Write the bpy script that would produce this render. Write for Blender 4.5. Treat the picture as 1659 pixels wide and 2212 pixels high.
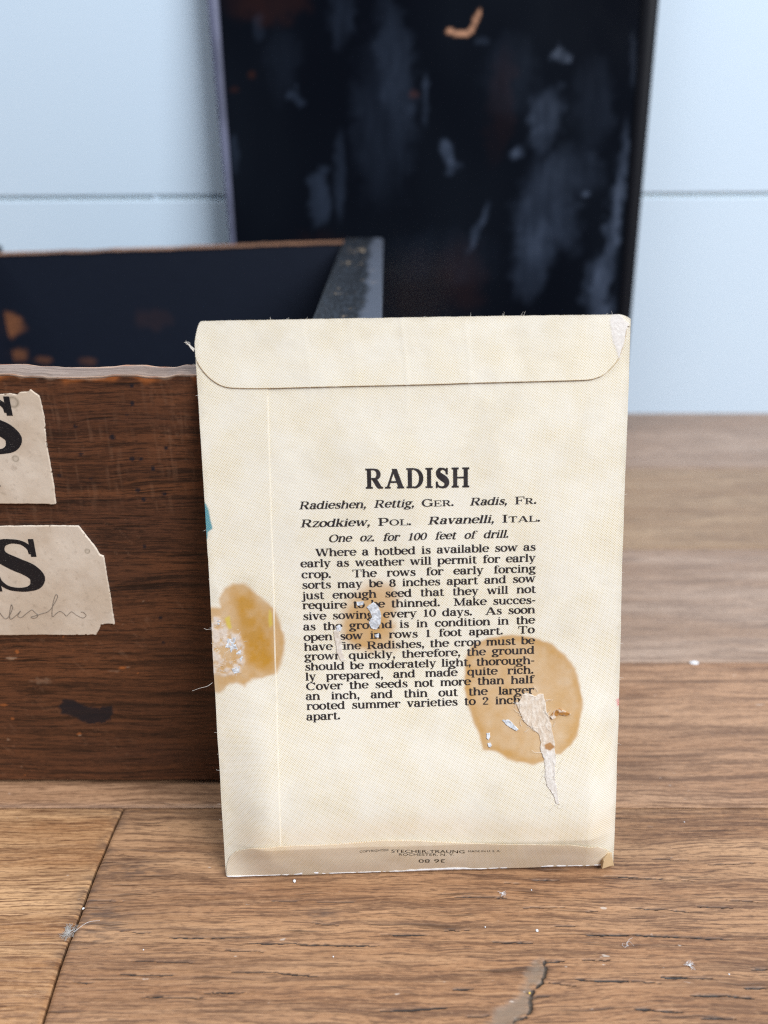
import bpy, math, random
import numpy as np
from mathutils import Vector

for o in list(bpy.data.objects):
    bpy.data.objects.remove(o)
SC = bpy.context.scene
COL = SC.collection
R = math.radians

# ------------------------------------------------------------------ camera, world, lamps, exposure
PITCH, CAM_H = R(25.3), 0.13994
FPX, CX, CY = 1662.0, 829.5, 1106.0            # focal length and centre in units of a 1659 x 2212 picture
cd = bpy.data.cameras.new('camera')
cam = bpy.data.objects.new('camera', cd)
COL.objects.link(cam)
cam.location = (0, 0, CAM_H)
cam.rotation_euler = (R(90) - PITCH, 0, 0)
cd.sensor_fit = 'HORIZONTAL'
cd.sensor_width = 36.0
cd.lens = 36.0 * FPX / 1659.0
cd.clip_start, cd.clip_end = 0.005, 50
cd.dof.use_dof = True
cd.dof.focus_distance = 0.158
cd.dof.aperture_fstop = 14.0
SC.camera = cam

world = bpy.data.worlds.new('World')
SC.world = world
world.use_nodes = True
wn = world.node_tree
bg = wn.nodes['Background']
bg.inputs['Color'].default_value = (0.66, 0.82, 1.0, 1)
bg.inputs['Strength'].default_value = 0.085


def area(name, loc, target, size, power, color, size_y=None):
    l = bpy.data.lights.new(name, 'AREA')
    l.energy, l.color, l.size = power, color, size
    if size_y:
        l.shape, l.size_y = 'RECTANGLE', size_y
    o = bpy.data.objects.new(name, l)
    COL.objects.link(o)
    o.location = loc
    o.rotation_euler = (Vector(target) - Vector(loc)).to_track_quat('-Z', 'Y').to_euler()
    return o


area('window_light', (0.74, -0.50, 1.04), (0.0, 0.2, 0.05), 0.85, 27.5, (0.94, 0.97, 1.0), 0.8)
area('left_fill_light', (-0.50, 0.16, 1.05), (-0.05, 0.25, 0.0), 0.7, 8.0, (0.93, 0.96, 1.0))  # unseen fill added at upper left to lift the wall and table sheen
SC.view_settings.view_transform = 'Standard'
SC.view_settings.look = 'None'
SC.view_settings.exposure = 0.0
SC.view_settings.gamma = 1.0
SC.cycles.use_denoising = False
SC.cycles.filter_width = 1.2

# ------------------------------------------------------------------ geometry helpers
_c, _s = math.cos(PITCH), math.sin(PITCH)
FWD = np.array([0, _c, -_s]); RGT = np.array([1.0, 0, 0]); DWN = np.array([0, -_s, -_c])
CAMP = np.array([0, 0, CAM_H])


def project(P):
    q = np.asarray(P, float) - CAMP
    z = q @ FWD
    return np.stack([CX + FPX * (q @ RGT) / z, CY + FPX * (q @ DWN) / z], -1)


def ray(px, py):
    px, py = np.asarray(px, float), np.asarray(py, float)
    return FWD + ((px - CX) / FPX)[..., None] * RGT + ((py - CY) / FPX)[..., None] * DWN


def hit(px, py, p0, n):
    """Where the sight line through a photo point meets the plane (p0, n)."""
    d = ray(px, py)
    k = ((np.asarray(p0) - CAMP) @ np.asarray(n)) / (d @ np.asarray(n))
    return CAMP + d * k[..., None]


def on_table(px, py, z=0.0):
    return hit(px, py, (0, 0, z), (0, 0, 1))


def _hash(ix, iy, seed):
    h = (ix * 374761393 + iy * 668265263 + seed * 974711 + 1013904223) & 0xffffffff
    h = ((h ^ (h >> 13)) * 1274126177) & 0xffffffff
    h = h ^ (h >> 16)
    return (h & 0xffff) / 65535.0


def vnoise(x, y, seed=0):
    x, y = np.asarray(x, float), np.asarray(y, float)
    ix, iy = np.floor(x).astype(np.int64), np.floor(y).astype(np.int64)
    fx, fy = x - ix, y - iy
    fx, fy = fx * fx * (3 - 2 * fx), fy * fy * (3 - 2 * fy)
    a, b = _hash(ix, iy, seed), _hash(ix + 1, iy, seed)
    c, d = _hash(ix, iy + 1, seed), _hash(ix + 1, iy + 1, seed)
    return (a + (b - a) * fx) * (1 - fy) + (c + (d - c) * fx) * fy


def fbm(x, y, seed=0, oct=4):
    t, a, n = 0.0, 0.5, 0.0
    for k in range(oct):
        t = t + a * vnoise(np.asarray(x) * 2 ** k, np.asarray(y) * 2 ** k, seed + 17 * k)
        n += a
        a *= 0.5
    return t / n


def sstep(a, b, x):
    t = np.clip((np.asarray(x, float) - a) / (b - a), 0, 1)
    return t * t * (3 - 2 * t)


def sdf(poly, x, y):
    """Signed distance to a polygon, negative inside."""
    poly = np.asarray(poly, float)
    x, y = np.asarray(x, float), np.asarray(y, float)
    d = np.full(x.shape, 1e9)
    ins = np.zeros(x.shape, bool)
    m = len(poly)
    for i in range(m):
        ax, ay = poly[i]
        bx, by = poly[(i + 1) % m]
        ex, ey = bx - ax, by - ay
        L = ex * ex + ey * ey + 1e-18
        t = np.clip(((x - ax) * ex + (y - ay) * ey) / L, 0, 1)
        d = np.minimum(d, (x - ax - t * ex) ** 2 + (y - ay - t * ey) ** 2)
        if ay != by:
            c = ((ay > y) != (by > y)) & (x < (bx - ax) * (y - ay) / (by - ay) + ax)
            ins ^= c
    d = np.sqrt(d)
    return np.where(ins, -d, d)


def link(name, me, mat, parent=None):
    o = bpy.data.objects.new(name, me)
    COL.objects.link(o)
    if mat is not None:
        me.materials.append(mat)
    if parent is not None:
        o.parent = parent
        o.matrix_parent_inverse = parent.matrix_basis.inverted()
    return o


def mesh_obj(name, V, F, mat, parent=None, smooth=True, attrs=None, uv=None):
    me = bpy.data.meshes.new(name)
    V = np.asarray(V, float)
    if isinstance(F, np.ndarray):
        n, k = F.shape
        me.vertices.add(len(V))
        me.vertices.foreach_set('co', V.astype(np.float32).ravel())
        me.loops.add(n * k)
        me.loops.foreach_set('vertex_index', F.astype(np.int32).ravel())
        me.polygons.add(n)
        me.polygons.foreach_set('loop_start', np.arange(0, n * k, k, dtype=np.int32))
        me.polygons.foreach_set('loop_total', np.full(n, k, dtype=np.int32))
        me.update(calc_edges=True)
    else:
        me.from_pydata([tuple(v) for v in V], [], F)
        me.update()
    for k, a in (attrs or {}).items():
        at = me.attributes.new(k, 'FLOAT', 'POINT')
        at.data.foreach_set('value', np.asarray(a, np.float32).ravel())
    if uv is not None:
        ul = me.uv_layers.new(name='UVMap')
        li = np.empty(len(me.loops), np.int32)
        me.loops.foreach_get('vertex_index', li)
        ul.data.foreach_set('uv', np.asarray(uv, np.float32).reshape(-1, 2)[li].ravel())
    me.polygons.foreach_set('use_smooth', np.full(len(me.polygons), smooth))
    me.validate()
    return link(name, me, mat, parent)


def grid_faces(ny, nx, base=0, flip=False):
    i = np.arange(ny * nx).reshape(ny, nx) + base
    f = np.stack([i[:-1, :-1], i[:-1, 1:], i[1:, 1:], i[1:, :-1]], -1).reshape(-1, 4)
    return f[:, ::-1] if flip else f


def slab(name, top, down, mat, parent=None, attrs=None, uv=None, bottom=True, smooth=True):
    """A solid sheet: grid 'top' (ny, nx, 3), the same grid moved by 'down' below it, and its rim walls."""
    ny, nx = top.shape[:2]
    N = ny * nx
    low = top + down
    F = [grid_faces(ny, nx)]
    V = [top.reshape(-1, 3)]
    idx = np.arange(N).reshape(ny, nx)
    ring = np.concatenate([idx[0, :-1], idx[:-1, -1], idx[-1, :0:-1], idx[:0:-1, 0]])
    V.append(low.reshape(-1, 3))
    if bottom:
        F.append(grid_faces(ny, nx, N, True))
        rl = ring + N
    r2 = np.roll(ring, -1)
    F.append(np.stack([ring, ring + N, r2 + N, r2], -1))
    V = np.concatenate(V)
    rep = lambda a: np.concatenate([np.asarray(a, float).ravel()] * 2)
    at = {k: rep(a) for k, a in (attrs or {}).items()}
    u = None if uv is None else np.concatenate([uv.reshape(-1, 2)] * 2)
    o = mesh_obj(name, V, np.concatenate(F), mat, parent, smooth, at, u)
    if smooth:
        me = o.data
        nr = len(ring)
        sm = np.ones(len(me.polygons), bool)
        sm[-nr:] = False
        me.polygons.foreach_set('use_smooth', sm)
        # keep the rim crisp
        ed = me.attributes.new('sharp_edge', 'BOOLEAN', 'EDGE')
        ev = np.empty(len(me.edges) * 2, np.int32)
        me.edges.foreach_get('vertices', ev)
        ev = ev.reshape(-1, 2)
        isr = np.zeros(2 * N, bool)
        isr[ring] = True
        isr[ring + N] = True
        ed.data.foreach_set('value', isr[ev[:, 0]] & isr[ev[:, 1]])
    return o


def box(name, x0, x1, y0, y1, z0, z1, mat, parent=None, n=(2, 2), bevel=0.0006):
    V = [(x, y, z) for z in (z0, z1) for y in (y0, y1) for x in (x0, x1)]
    F = [(0, 2, 3, 1), (4, 5, 7, 6), (0, 1, 5, 4), (2, 6, 7, 3), (0, 4, 6, 2), (1, 3, 7, 5)]
    o = mesh_obj(name, V, F, mat, parent, smooth=False)
    if bevel:
        b = o.modifiers.new('bevel', 'BEVEL')
        b.width, b.segments = bevel, 2
    return o


def tube(path, r0, r1=None, seg=5):
    P = np.asarray(path, float)
    r1 = r0 if r1 is None else r1
    T = np.gradient(P, axis=0)
    T /= np.linalg.norm(T, axis=1)[:, None] + 1e-12
    up = np.array([0.13, 0.2, 0.97])
    A = np.cross(T, up); A /= np.linalg.norm(A, axis=1)[:, None] + 1e-12
    B = np.cross(T, A)
    n = len(P)
    rr = np.linspace(r0, r1, n)[:, None, None]
    th = np.linspace(0, 2 * math.pi, seg, endpoint=False)
    V = P[:, None] + rr * (np.cos(th)[None, :, None] * A[:, None] + np.sin(th)[None, :, None] * B[:, None])
    i = np.arange(n * seg).reshape(n, seg)
    F = np.stack([i[:-1], np.roll(i, -1, 1)[:-1], np.roll(i, -1, 1)[1:], i[1:]], -1).reshape(-1, 4)
    return V.reshape(-1, 3), F


def tubes(name, paths, mat, r0, r1, parent=None, seg=5):
    Vs, Fs, b = [], [], 0
    for p in paths:
        V, F = tube(p, r0, r1, seg)
        Vs.append(V); Fs.append(F + b); b += len(V)
    return mesh_obj(name, np.concatenate(Vs), np.concatenate(Fs), mat, parent)


def smooth_path(pts, n=12):
    P = np.asarray(pts, float)
    P = np.concatenate([[2 * P[0] - P[1]], P, [2 * P[-1] - P[-2]]])
    out = []
    for i in range(1, len(P) - 2):
        a, b, c, d = P[i - 1:i + 3]
        for q in np.linspace(0, 1, n, endpoint=False):
            out.append(.5 * (2 * b + (c - a) * q + (2 * a - 5 * b + 4 * c - d) * q ** 2 + (3 * b - a - 3 * c + d) * q ** 3))
    out.append(P[-2])
    return np.array(out)


def tag(o, label, cat, group=None):
    o['label'], o['category'] = label, cat
    if group:
        o['group'] = group
    return o


def empty(name, loc):
    o = bpy.data.objects.new(name, None)
    COL.objects.link(o)
    o.location = loc
    return o


# ------------------------------------------------------------------ material helpers
class NT:
    def __init__(s, name):
        s.m = bpy.data.materials.new(name)
        s.m.use_nodes = True
        s.t = s.m.node_tree
        s.b = s.t.nodes['Principled BSDF']

    def n(s, t, **kw):
        x = s.t.nodes.new(t)
        for k, v in kw.items():
            setattr(x, k, v)
        return x

    def l(s, a, b):
        s.t.links.new(a, b)

    def inp(s, sock, v):
        if isinstance(v, bpy.types.NodeSocket):
            s.l(v, sock)
        else:
            sock.default_value = v

    def math(s, op, a, b=0.0, c=0.0, clamp=False):
        x = s.n('ShaderNodeMath', operation=op, use_clamp=clamp)
        s.inp(x.inputs[0], a); s.inp(x.inputs[1], b); s.inp(x.inputs[2], c)
        return x.outputs[0]

    def attr(s, name):
        return s.n('ShaderNodeAttribute', attribute_name=name).outputs['Fac']

    def obj(s):
        return s.n('ShaderNodeTexCoord').outputs['Object']

    def uv(s):
        return s.n('ShaderNodeTexCoord').outputs['UV']

    def mapv(s, vec, scale=(1, 1, 1), loc=(0, 0, 0), rot=(0, 0, 0)):
        x = s.n('ShaderNodeMapping')
        s.l(vec, x.inputs['Vector'])
        x.inputs['Scale'].default_value = scale
        x.inputs['Location'].default_value = loc
        x.inputs['Rotation'].default_value = rot
        return x.outputs[0]

    def noise(s, vec, scale=1.0, detail=4.0, rough=0.55, dist=0.0):
        x = s.n('ShaderNodeTexNoise')
        s.l(vec, x.inputs['Vector'])
        x.inputs['Scale'].default_value = scale
        x.inputs['Detail'].default_value = detail
        x.inputs['Roughness'].default_value = rough
        x.inputs['Distortion'].default_value = dist
        return x.outputs['Fac']

    def ss(s, v, a, b, o0=0.0, o1=1.0):
        x = s.n('ShaderNodeMapRange', interpolation_type='SMOOTHSTEP')
        s.l(v, x.inputs['Value'])
        x.inputs['From Min'].default_value = a
        x.inputs['From Max'].default_value = b
        x.inputs['To Min'].default_value = o0
        x.inputs['To Max'].default_value = o1
        return x.outputs[0]

    def mix(s, f, a, b, mode='MIX'):
        x = s.n('ShaderNodeMix', data_type='RGBA', blend_type=mode)
        s.inp(x.inputs[0], f)
        for sock, v in ((x.inputs[6], a), (x.inputs[7], b)):
            if isinstance(v, tuple):
                v = (*v[:3], 1.0)
            s.inp(sock, v)
        return x.outputs[2]

    def add3(s, a, b):
        x = s.n('ShaderNodeVectorMath', operation='ADD')
        s.l(a, x.inputs[0]); s.l(b, x.inputs[1])
        return x.outputs[0]

    def comb(s, x=0.0, y=0.0, z=0.0):
        c = s.n('ShaderNodeCombineXYZ')
        s.inp(c.inputs[0], x); s.inp(c.inputs[1], y); s.inp(c.inputs[2], z)
        return c.outputs[0]

    def bump(s, h, strength=0.3, dist=0.0002):
        x = s.n('ShaderNodeBump')
        x.inputs['Strength'].default_value = strength
        x.inputs['Distance'].default_value = dist
        s.l(h, x.inputs['Height'])
        s.l(x.outputs[0], s.b.inputs['Normal'])

    def out(s, col=None, rough=None, spec=None, metal=None):
        for k, v in (('Base Color', col), ('Roughness', rough), ('Specular IOR Level', spec), ('Metallic', metal)):
            if v is not None:
                if isinstance(v, tuple):
                    v = (*v[:3], 1.0)
                s.inp(s.b.inputs[k], v)
        return s.m


def srgb(r, g, b):
    f = lambda c: c / 12.92 if c <= 0.04045 else ((c + 0.055) / 1.055) ** 2.4
    return (f(r / 255), f(g / 255), f(b / 255))


def plain(name, col, rough=0.6, spec=0.4):
    return NT(name).out(col, rough, spec)


def wood(name, mid, dark, light, axis='x', seed=0.0, pore=1.0, rough=0.5, extra=None, streak=1.0, spec=0.4, grain=1.0, bumpk=0.5):
    """Grain runs along x; across is y (table) or z (boards standing up)."""
    t = NT(name)
    o = t.obj()
    sep = t.n('ShaderNodeSeparateXYZ'); t.l(o, sep.inputs[0])
    ac = {'x': sep.outputs['Y'], 'xz': sep.outputs['Z']}[axis]
    p = t.comb(sep.outputs['X'], ac, 0.0)
    p = t.mapv(p, loc=(seed * 0.37, seed * 0.113, seed))
    w = t.noise(t.mapv(p, (22, 45, 1)), 1.0, 3, 0.5)
    w2 = t.noise(t.mapv(p, (90, 260, 1), (3, 7, 1)), 1.0, 2, 0.5)
    sh = t.math('MULTIPLY', t.math('SUBTRACT', w, 0.5), 0.0055)
    sh = t.math('ADD', sh, t.math('MULTIPLY', t.math('SUBTRACT', w2, 0.5), 0.0005))
    q = t.add3(p, t.comb(0.0, sh, 0.0))
    broad = t.noise(t.mapv(q, (9, 95, 1), (1, 2, 3)), 1.0, 4, 0.55)
    mid_n = t.noise(t.mapv(q, (26, 640, 1), (5, 1, 2)), 1.0, 5, 0.6)
    fine = t.noise(t.mapv(q, (95, 2500, 1), (2, 9, 4)), 1.0, 5, 0.62)
    por = t.noise(t.mapv(q, (52, 1000, 1), (8, 3, 6)), 1.0, 3, 0.5)
    cross = t.noise(t.mapv(p, (620, 2100, 1), (4, 4, 4)), 1.0, 3, 0.6)
    tick = t.noise(t.mapv(q, (260, 3200, 1), (6, 2, 4)), 1.0, 2, 0.5)
    blot = t.noise(t.mapv(p, (38, 60, 1), (9, 6, 7)), 1.0, 3, 0.5)
    c = t.mix(t.ss(broad, 0.36, 0.66), mid, light)
    c = t.mix(t.math('MULTIPLY', t.ss(mid_n, 0.46, 0.66), 0.85 * streak), c, dark)
    c = t.mix(t.math('MULTIPLY', t.ss(fine, 0.49, 0.64), 0.75 * grain), c, dark)
    c = t.mix(t.math('MULTIPLY', t.ss(fine, 0.46, 0.34), 0.5 * grain), c, light)
    c = t.mix(t.math('MULTIPLY', t.ss(cross, 0.5, 0.68), 0.38), c, dark)
    c = t.mix(t.math('MULTIPLY', t.ss(cross, 0.48, 0.32), 0.25), c, light)
    c = t.mix(t.math('MULTIPLY', t.ss(tick, 0.60, 0.68), 0.55), c, tuple(x * 0.6 for x in dark))
    pm = t.math('MULTIPLY', t.ss(por, 0.62, 0.72), 0.8 * pore)
    c = t.mix(pm, c, tuple(x * 0.45 for x in dark))
    c = t.mix(t.math('MULTIPLY', t.ss(blot, 0.52, 0.78), 0.35), c, tuple(x * 0.7 for x in mid))
    h = t.math('SUBTRACT', t.math('MULTIPLY', t.math('SUBTRACT', 1.0, fine), 0.6), t.math('MULTIPLY', pm, 0.9))
    h = t.math('ADD', h, t.math('MULTIPLY', cross, 0.12))
    rg = t.math('ADD', rough - 0.1, t.math('MULTIPLY', fine, 0.25))
    if extra:
        c, rg = extra(t, c, rg, p)
    t.bump(h, bumpk, 0.00025)
    return t.out(c, rg, spec)


# ------------------------------------------------------------------ table: oak planks
def table_extra(t, c, rg, p):
    k = t.attr('crack')
    c = t.mix(t.ss(k, 0.12, 0.75), c, srgb(38, 26, 20))
    c = t.mix(t.math('MULTIPLY', t.attr('grey'), 0.75), c, srgb(128, 112, 97))
    c = t.mix(t.math('MULTIPLY', t.attr('stain'), 0.6), c, srgb(74, 62, 58))
    d = t.noise(t.mapv(p, (330, 900, 1), (1, 8, 3)), 1.0, 2, 0.5)
    c = t.mix(t.math('MULTIPLY', t.ss(d, 0.74, 0.80), 0.55), c, srgb(205, 195, 185))
    return c, rg


M_front_right = wood('oak_brown', srgb(150, 109, 77), srgb(92, 64, 47), srgb(184, 143, 107), seed=1.3, extra=table_extra, streak=.8, rough=0.5, pore=0.85)
M_front_left = wood('oak_golden', srgb(162, 117, 79), srgb(106, 71, 47), srgb(202, 160, 118), seed=4.1, extra=table_extra, rough=0.42, pore=0.25, streak=0.6, grain=1.25)
M_row2 = wood('oak_mid', srgb(156, 115, 84), srgb(108, 78, 58), srgb(182, 142, 110), seed=7.7, extra=table_extra, rough=0.40, pore=0.6)
M_row3 = wood('oak_grey_sheen', srgb(154, 125, 103), srgb(120, 98, 84), srgb(176, 151, 132), seed=9.2, extra=table_extra, rough=0.38, pore=0.5)  # back rows lightened, this one greyed: hazy sheen painted into the colour
M_row4 = wood('oak_dun', srgb(152, 122, 94), srgb(114, 90, 71), srgb(174, 146, 117), seed=12.9, extra=table_extra, rough=0.40, pore=0.5)

table = empty('tabletop', (0, 0.2, 0))
table['kind'] = 'structure'
SEAM1, SEAM2, SEAM3, WALL_Y = 0.1338, 0.1905, 0.263, 0.4316
DX = np.array([0.0, 0.0])
# butt joint between the two front planks, from the photo's dark slanting line
J = on_table(np.array([264., 245, 225, 208, 196, 184, 175, 160, 148, 128, 110, 91, 70]), np.array([1752., 1793, 1842, 1880, 1912, 1945, 1970, 2010, 2036, 2092, 2150, 2212, 2290]))
jy, jx = J[::-1, 1], J[::-1, 0]


def joint(y):
    return np.interp(y, jy, jx)


def segs(lst, px2):
    return [(*px2(a, b), *px2(c, d), w) for a, b, c, d, w in lst]


def T2(px, py):
    q = on_table(np.array(float(px)), np.array(float(py)))
    return q[0], q[1]


# open pores and checks in the front plank (photo points, half width in mm)
V8 = lambda X, Y: (823 + X * .504, 1646 + Y * .504)
V7 = lambda X, Y: (X * .496, 1646 + Y * .496)
CRK = []
for a, b, c, d, w in [(880, 742, 1080, 740, .34), (1080, 740, 1290, 752, .34), (1290, 752, 1520, 760, .25), (835, 930, 900, 938, .3), (900, 938, 1060, 938, .42), (1060, 938, 1200, 948, .2),
                      (1200, 922, 1310, 925, .5), (1310, 925, 1430, 928, .28), (1065, 626, 1220, 632, .28), (1220, 632, 1330, 642, .2), (1355, 620, 1505, 625, .25), (640, 505, 770, 508, .22),
                      (960, 488, 1120, 496, .28), (1120, 496, 1240, 504, .24), (1240, 504, 1360, 512, .14), (725, 705, 830, 702, .2), (310, 578, 470, 578, .25), (470, 578, 565, 584, .2), (520, 516, 600, 522, .16),
                      (0, 740, 195, 742, .28), (270, 722, 380, 720, .16), (480, 772, 650, 775, .26), (610, 625, 790, 622, .18), (1330, 1000, 1480, 1002, .4), (1480, 1002, 1600, 1012, .28), (1090, 1055, 1180, 1065, .4),
                      (1180, 1065, 1290, 1070, .3), (1550, 968, 1659, 970, .3), (0, 1068, 280, 1052, .34), (310, 976, 400, 974, .3), (1370, 1098, 1520, 1098, .25), (1590, 890, 1659, 888, .25), (700, 855, 790, 853, .26), (860, 848, 980, 848, .2),
                      (720, 945, 840, 958, .22), (1150, 415, 1330, 420, .16), (1400, 440, 1600, 432, .18), (1480, 590, 1620, 600, .18), (640, 1006, 720, 1004, .2), (370, 1090, 470, 1088, .24), (880, 640, 930, 640, .2)]:
    CRK.append((*T2(*V8(a, b)), *T2(*V8(c, d)), w))
for a, b, c, d, w in [(740, 764, 900, 766, .26), (900, 766, 1085, 764, .22), (1080, 790, 1290, 790, .26), (1290, 795, 1659, 800, .3), (520, 925, 770, 928, .24), (1180, 606, 1290, 606, .2), (1380, 610, 1560, 612, .16), (890, 1005, 1080, 1004, .24),
                      (600, 1022, 760, 1024, .22), (760, 1024, 890, 1028, .18), (1010, 914, 1180, 914, .22), (1180, 914, 1390, 936, .26), (520, 735, 650, 745, .16), (560, 865, 860, 872, .16), (340, 600, 540, 606, .16), (300, 958, 420, 962, .2), (980, 820, 1150, 826, .16), (1360, 700, 1480, 712, .14)]:
    CRK.append((*T2(*V7(a, b)), *T2(*V7(c, d)), w))
# the chipped hollow near the front edge
CH = [T2(*V8(a, b)) for a, b in [(640, 880), (665, 855), (705, 855), (700, 890), (690, 940), (650, 975), (635, 1010), (640, 1050), (625, 1085), (570, 1105), (545, 1150), (420, 1180), (470, 1110), (500, 1060), (540, 1030), (590, 1000), (600, 960), (615, 915)]]
CHE = [T2(*V8(a, b)) for a, b in [(706, 852), (703, 890), (693, 940), (655, 975), (636, 1012), (643, 1050), (628, 1085), (572, 1105), (548, 1160)]]
GREY = [(*T2(*V7(560, 205)), .012, .0025), (*T2(*V7(560, 470)), .008, .002), (*T2(*V7(420, 700)), .007, .006), (*T2(*V7(1390, 670)), .004, .0016)]


def table_fields(X, Y):
    crack = np.zeros(X.shape); grey = np.zeros(X.shape); stain = np.zeros(X.shape)
    wob = (fbm(X * 900, Y * 300, 5, 3) - .5) * 0.0006
    wid = 0.6 + 0.9 * fbm(X * 700, Y * 900, 8, 3)
    for x0, y0, x1, y1, w in CRK:
        ex, ey = x1 - x0, y1 - y0
        t = np.clip(((X - x0) * ex + (Y - y0) * ey) / (ex * ex + ey * ey), 0, 1)
        d = np.hypot(X - x0 - t * ex, (Y + wob * .5 - y0 - t * ey))
        tap = 0.35 + 0.65 * np.sin(np.pi * np.clip(t, 0.04, 0.96)) ** 0.5
        crack = np.maximum(crack, 1 - sstep(0.35, 1.15, d / (w * 1e-3 * tap * wid * 0.68)))
    g = (fbm(X * 900, Y * 900, 3, 3) - .5) * 0.0022
    s = sdf(CH, X, Y) + g
    hollow = sstep(0.0010, -0.0012, s)
    grey = np.maximum(grey, hollow)
    for i in range(len(CHE) - 1):
        (x0, y0), (x1, y1) = CHE[i], CHE[i + 1]
        ex, ey = x1 - x0, y1 - y0
        t = np.clip(((X - x0) * ex + (Y - y0) * ey) / (ex * ex + ey * ey), 0, 1)
        d = np.hypot(X - x0 - t * ex + g * .6, Y - y0 - t * ey + g * .6)
        crack = np.maximum(crack, 1 - sstep(0.5, 1.1, d / (0.42e-3 * wid)))
    for x, y, a, b in GREY:
        q = ((X - x) / a) ** 2 + ((Y - y) / b) ** 2
        stain = np.maximum(stain, np.exp(-q) * sstep(.3, .7, fbm(X * 500, Y * 2000, 9, 3)))
    # dirt along the butt joint
    dj = X - joint(Y)
    stain = np.maximum(stain, np.exp(-(dj / .0022) ** 2) * sstep(.42, .7, fbm(X * 300, Y * 700, 12, 3)) * .9)
    return crack, hollow, stain


def spaced(*knots):
    out = []
    for (a, b, st) in knots:
        n = max(1, int(round((b - a) / st)))
        out.append(np.linspace(a, b, n, endpoint=False))
    return np.concatenate(out + [[knots[-1][1]]])


def plank(x_of, ys, mat, parent, fields=True):
    """x_of(y) -> row of x values."""
    Y = np.repeat(ys[:, None], len(x_of(ys[0])), 1)
    X = np.stack([x_of(y) for y in ys])
    if fields:
        cr, hol, st = table_fields(X, Y)
    else:
        cr = hol = st = np.zeros(X.shape)
    Z = -0.0005 * cr - 0.00035 * hol * (0.6 + .8 * fbm(X * 800, Y * 800, 2, 3)) + 0.00012 * (fbm(X * 60, Y * 900, 4, 3) - .5)
    # rounded edges
    e = np.minimum(Y - ys[0], ys[-1] - Y)
    Z = Z - 0.00035 * (1 - sstep(0, 0.0008, e))
    e2 = np.minimum(X - X[:, :1], X[:, -1:] - X)
    Z = Z - 0.0003 * (1 - sstep(0, 0.0006, e2))
    return slab('plank', np.stack([X, Y, Z], -1), np.array([0, 0, -0.018]), mat, parent, {'crack': cr, 'grey': hol, 'stain': st})


GAP = 0.00027
ysF = spaced((-0.12, 0.075, 0.01), (0.075, SEAM1 - .0002, 0.0002))
xr = spaced((0, 0.17, 0.00036), (0.17, 0.6, 0.02))
plank(lambda y: joint(y) + GAP + xr, ysF, M_front_right, table)
xl = -spaced((0, 0.06, 0.0003), (0.06, 0.6, 0.02))[::-1]
plank(lambda y: joint(y) - GAP + xl, ysF, M_front_left, table)
xs = spaced((-0.7, -0.15, .02), (-0.15, 0.25, 0.0012), (0.25, 0.75, .02))
plank(lambda y: xs, spaced((SEAM1 + .0001, SEAM2 - .0001, .0008)), M_row2, table, False)
plank(lambda y: xs, spaced((SEAM2 + .0001, SEAM3 - .0001, .0015)), M_row3, table, False)
plank(lambda y: xs, spaced((SEAM3 + .0001, 0.345, .002)), M_row4, table, False)
plank(lambda y: xs, spaced((0.3453, WALL_Y + 0.001, .002)), M_row3, table, False)

# ------------------------------------------------------------------ wall: white shiplap boards
t = NT('white_shiplap_paint')
o_ = t.obj()
n_ = t.noise(t.mapv(o_, (6, 6, 6)), 1.0, 3)
c_ = t.mix(t.ss(n_, .3, .7), (0.66, 0.80, 0.955), (0.675, 0.815, 0.96))
t.bump(t.noise(t.mapv(o_, (60, 60, 400)), 1.0, 3), 0.08, 0.0003)
M_wall = t.out(c_, 0.5, 0.3)
wall = empty('wall', (0, WALL_Y, 0))
wall['kind'] = 'structure'
groove = hit(np.array([20., 1560.]), np.array([429., 421.]), (0, WALL_Y, 0), (0, 1, 0))
sl = (groove[1, 2] - groove[0, 2]) / (groove[1, 0] - groove[0, 0])
g0 = groove[0, 2] - sl * groove[0, 0]
PITCHW = 0.136
for k in range(-1, 5):
    zb = g0 + k * PITCHW
    X = np.array([-1.6, 1.7])
    lo = np.maximum(zb + sl * X + 0.0011, -0.016 if k < 0 else -9)
    hi = zb + PITCHW + sl * X - 0.0011
    V = [(x, y, z) for y in (WALL_Y, WALL_Y + 0.0014) for x, a, b in zip(X, lo, hi) for z in (a, b)]
    F = [(0, 2, 3, 1), (4, 5, 7, 6), (0, 1, 5, 4), (2, 6, 7, 3), (1, 3, 7, 5), (0, 4, 6, 2)]
    ob = mesh_obj('shiplap_board', V, F, M_wall, wall, smooth=False)
    bv = ob.modifiers.new('bevel', 'BEVEL'); bv.width, bv.segments = 0.0005, 2
box('wall_backing', -1.6, 1.7, WALL_Y + 0.0015, WALL_Y + 0.02, -0.018, 0.9, plain('groove_paint', (0.62, 0.72, 0.76)), wall, bevel=0)
gx = hit(np.array(335.), np.array(431.), (0, WALL_Y, 0), (0, 1, 0))
box('paint_bridge', gx[0] - .0012, gx[0] + .0012, WALL_Y + .0003, WALL_Y + .0014, gx[2] - .0016, gx[2] + .0016, M_wall, wall, bevel=.0002)

# ------------------------------------------------------------------ black tin
LEAN = R(6.0)
TB = np.array([0.0, 0.3950, 0.0])
tn = np.array([0, -math.cos(LEAN), math.sin(LEAN)])
tu = np.array([0, math.sin(LEAN), math.cos(LEAN)])


def tin_xy(px, py):
    q = hit(np.array(float(px)), np.array(float(py)), TB, tn) - TB
    return q[0], q @ tu


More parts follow.
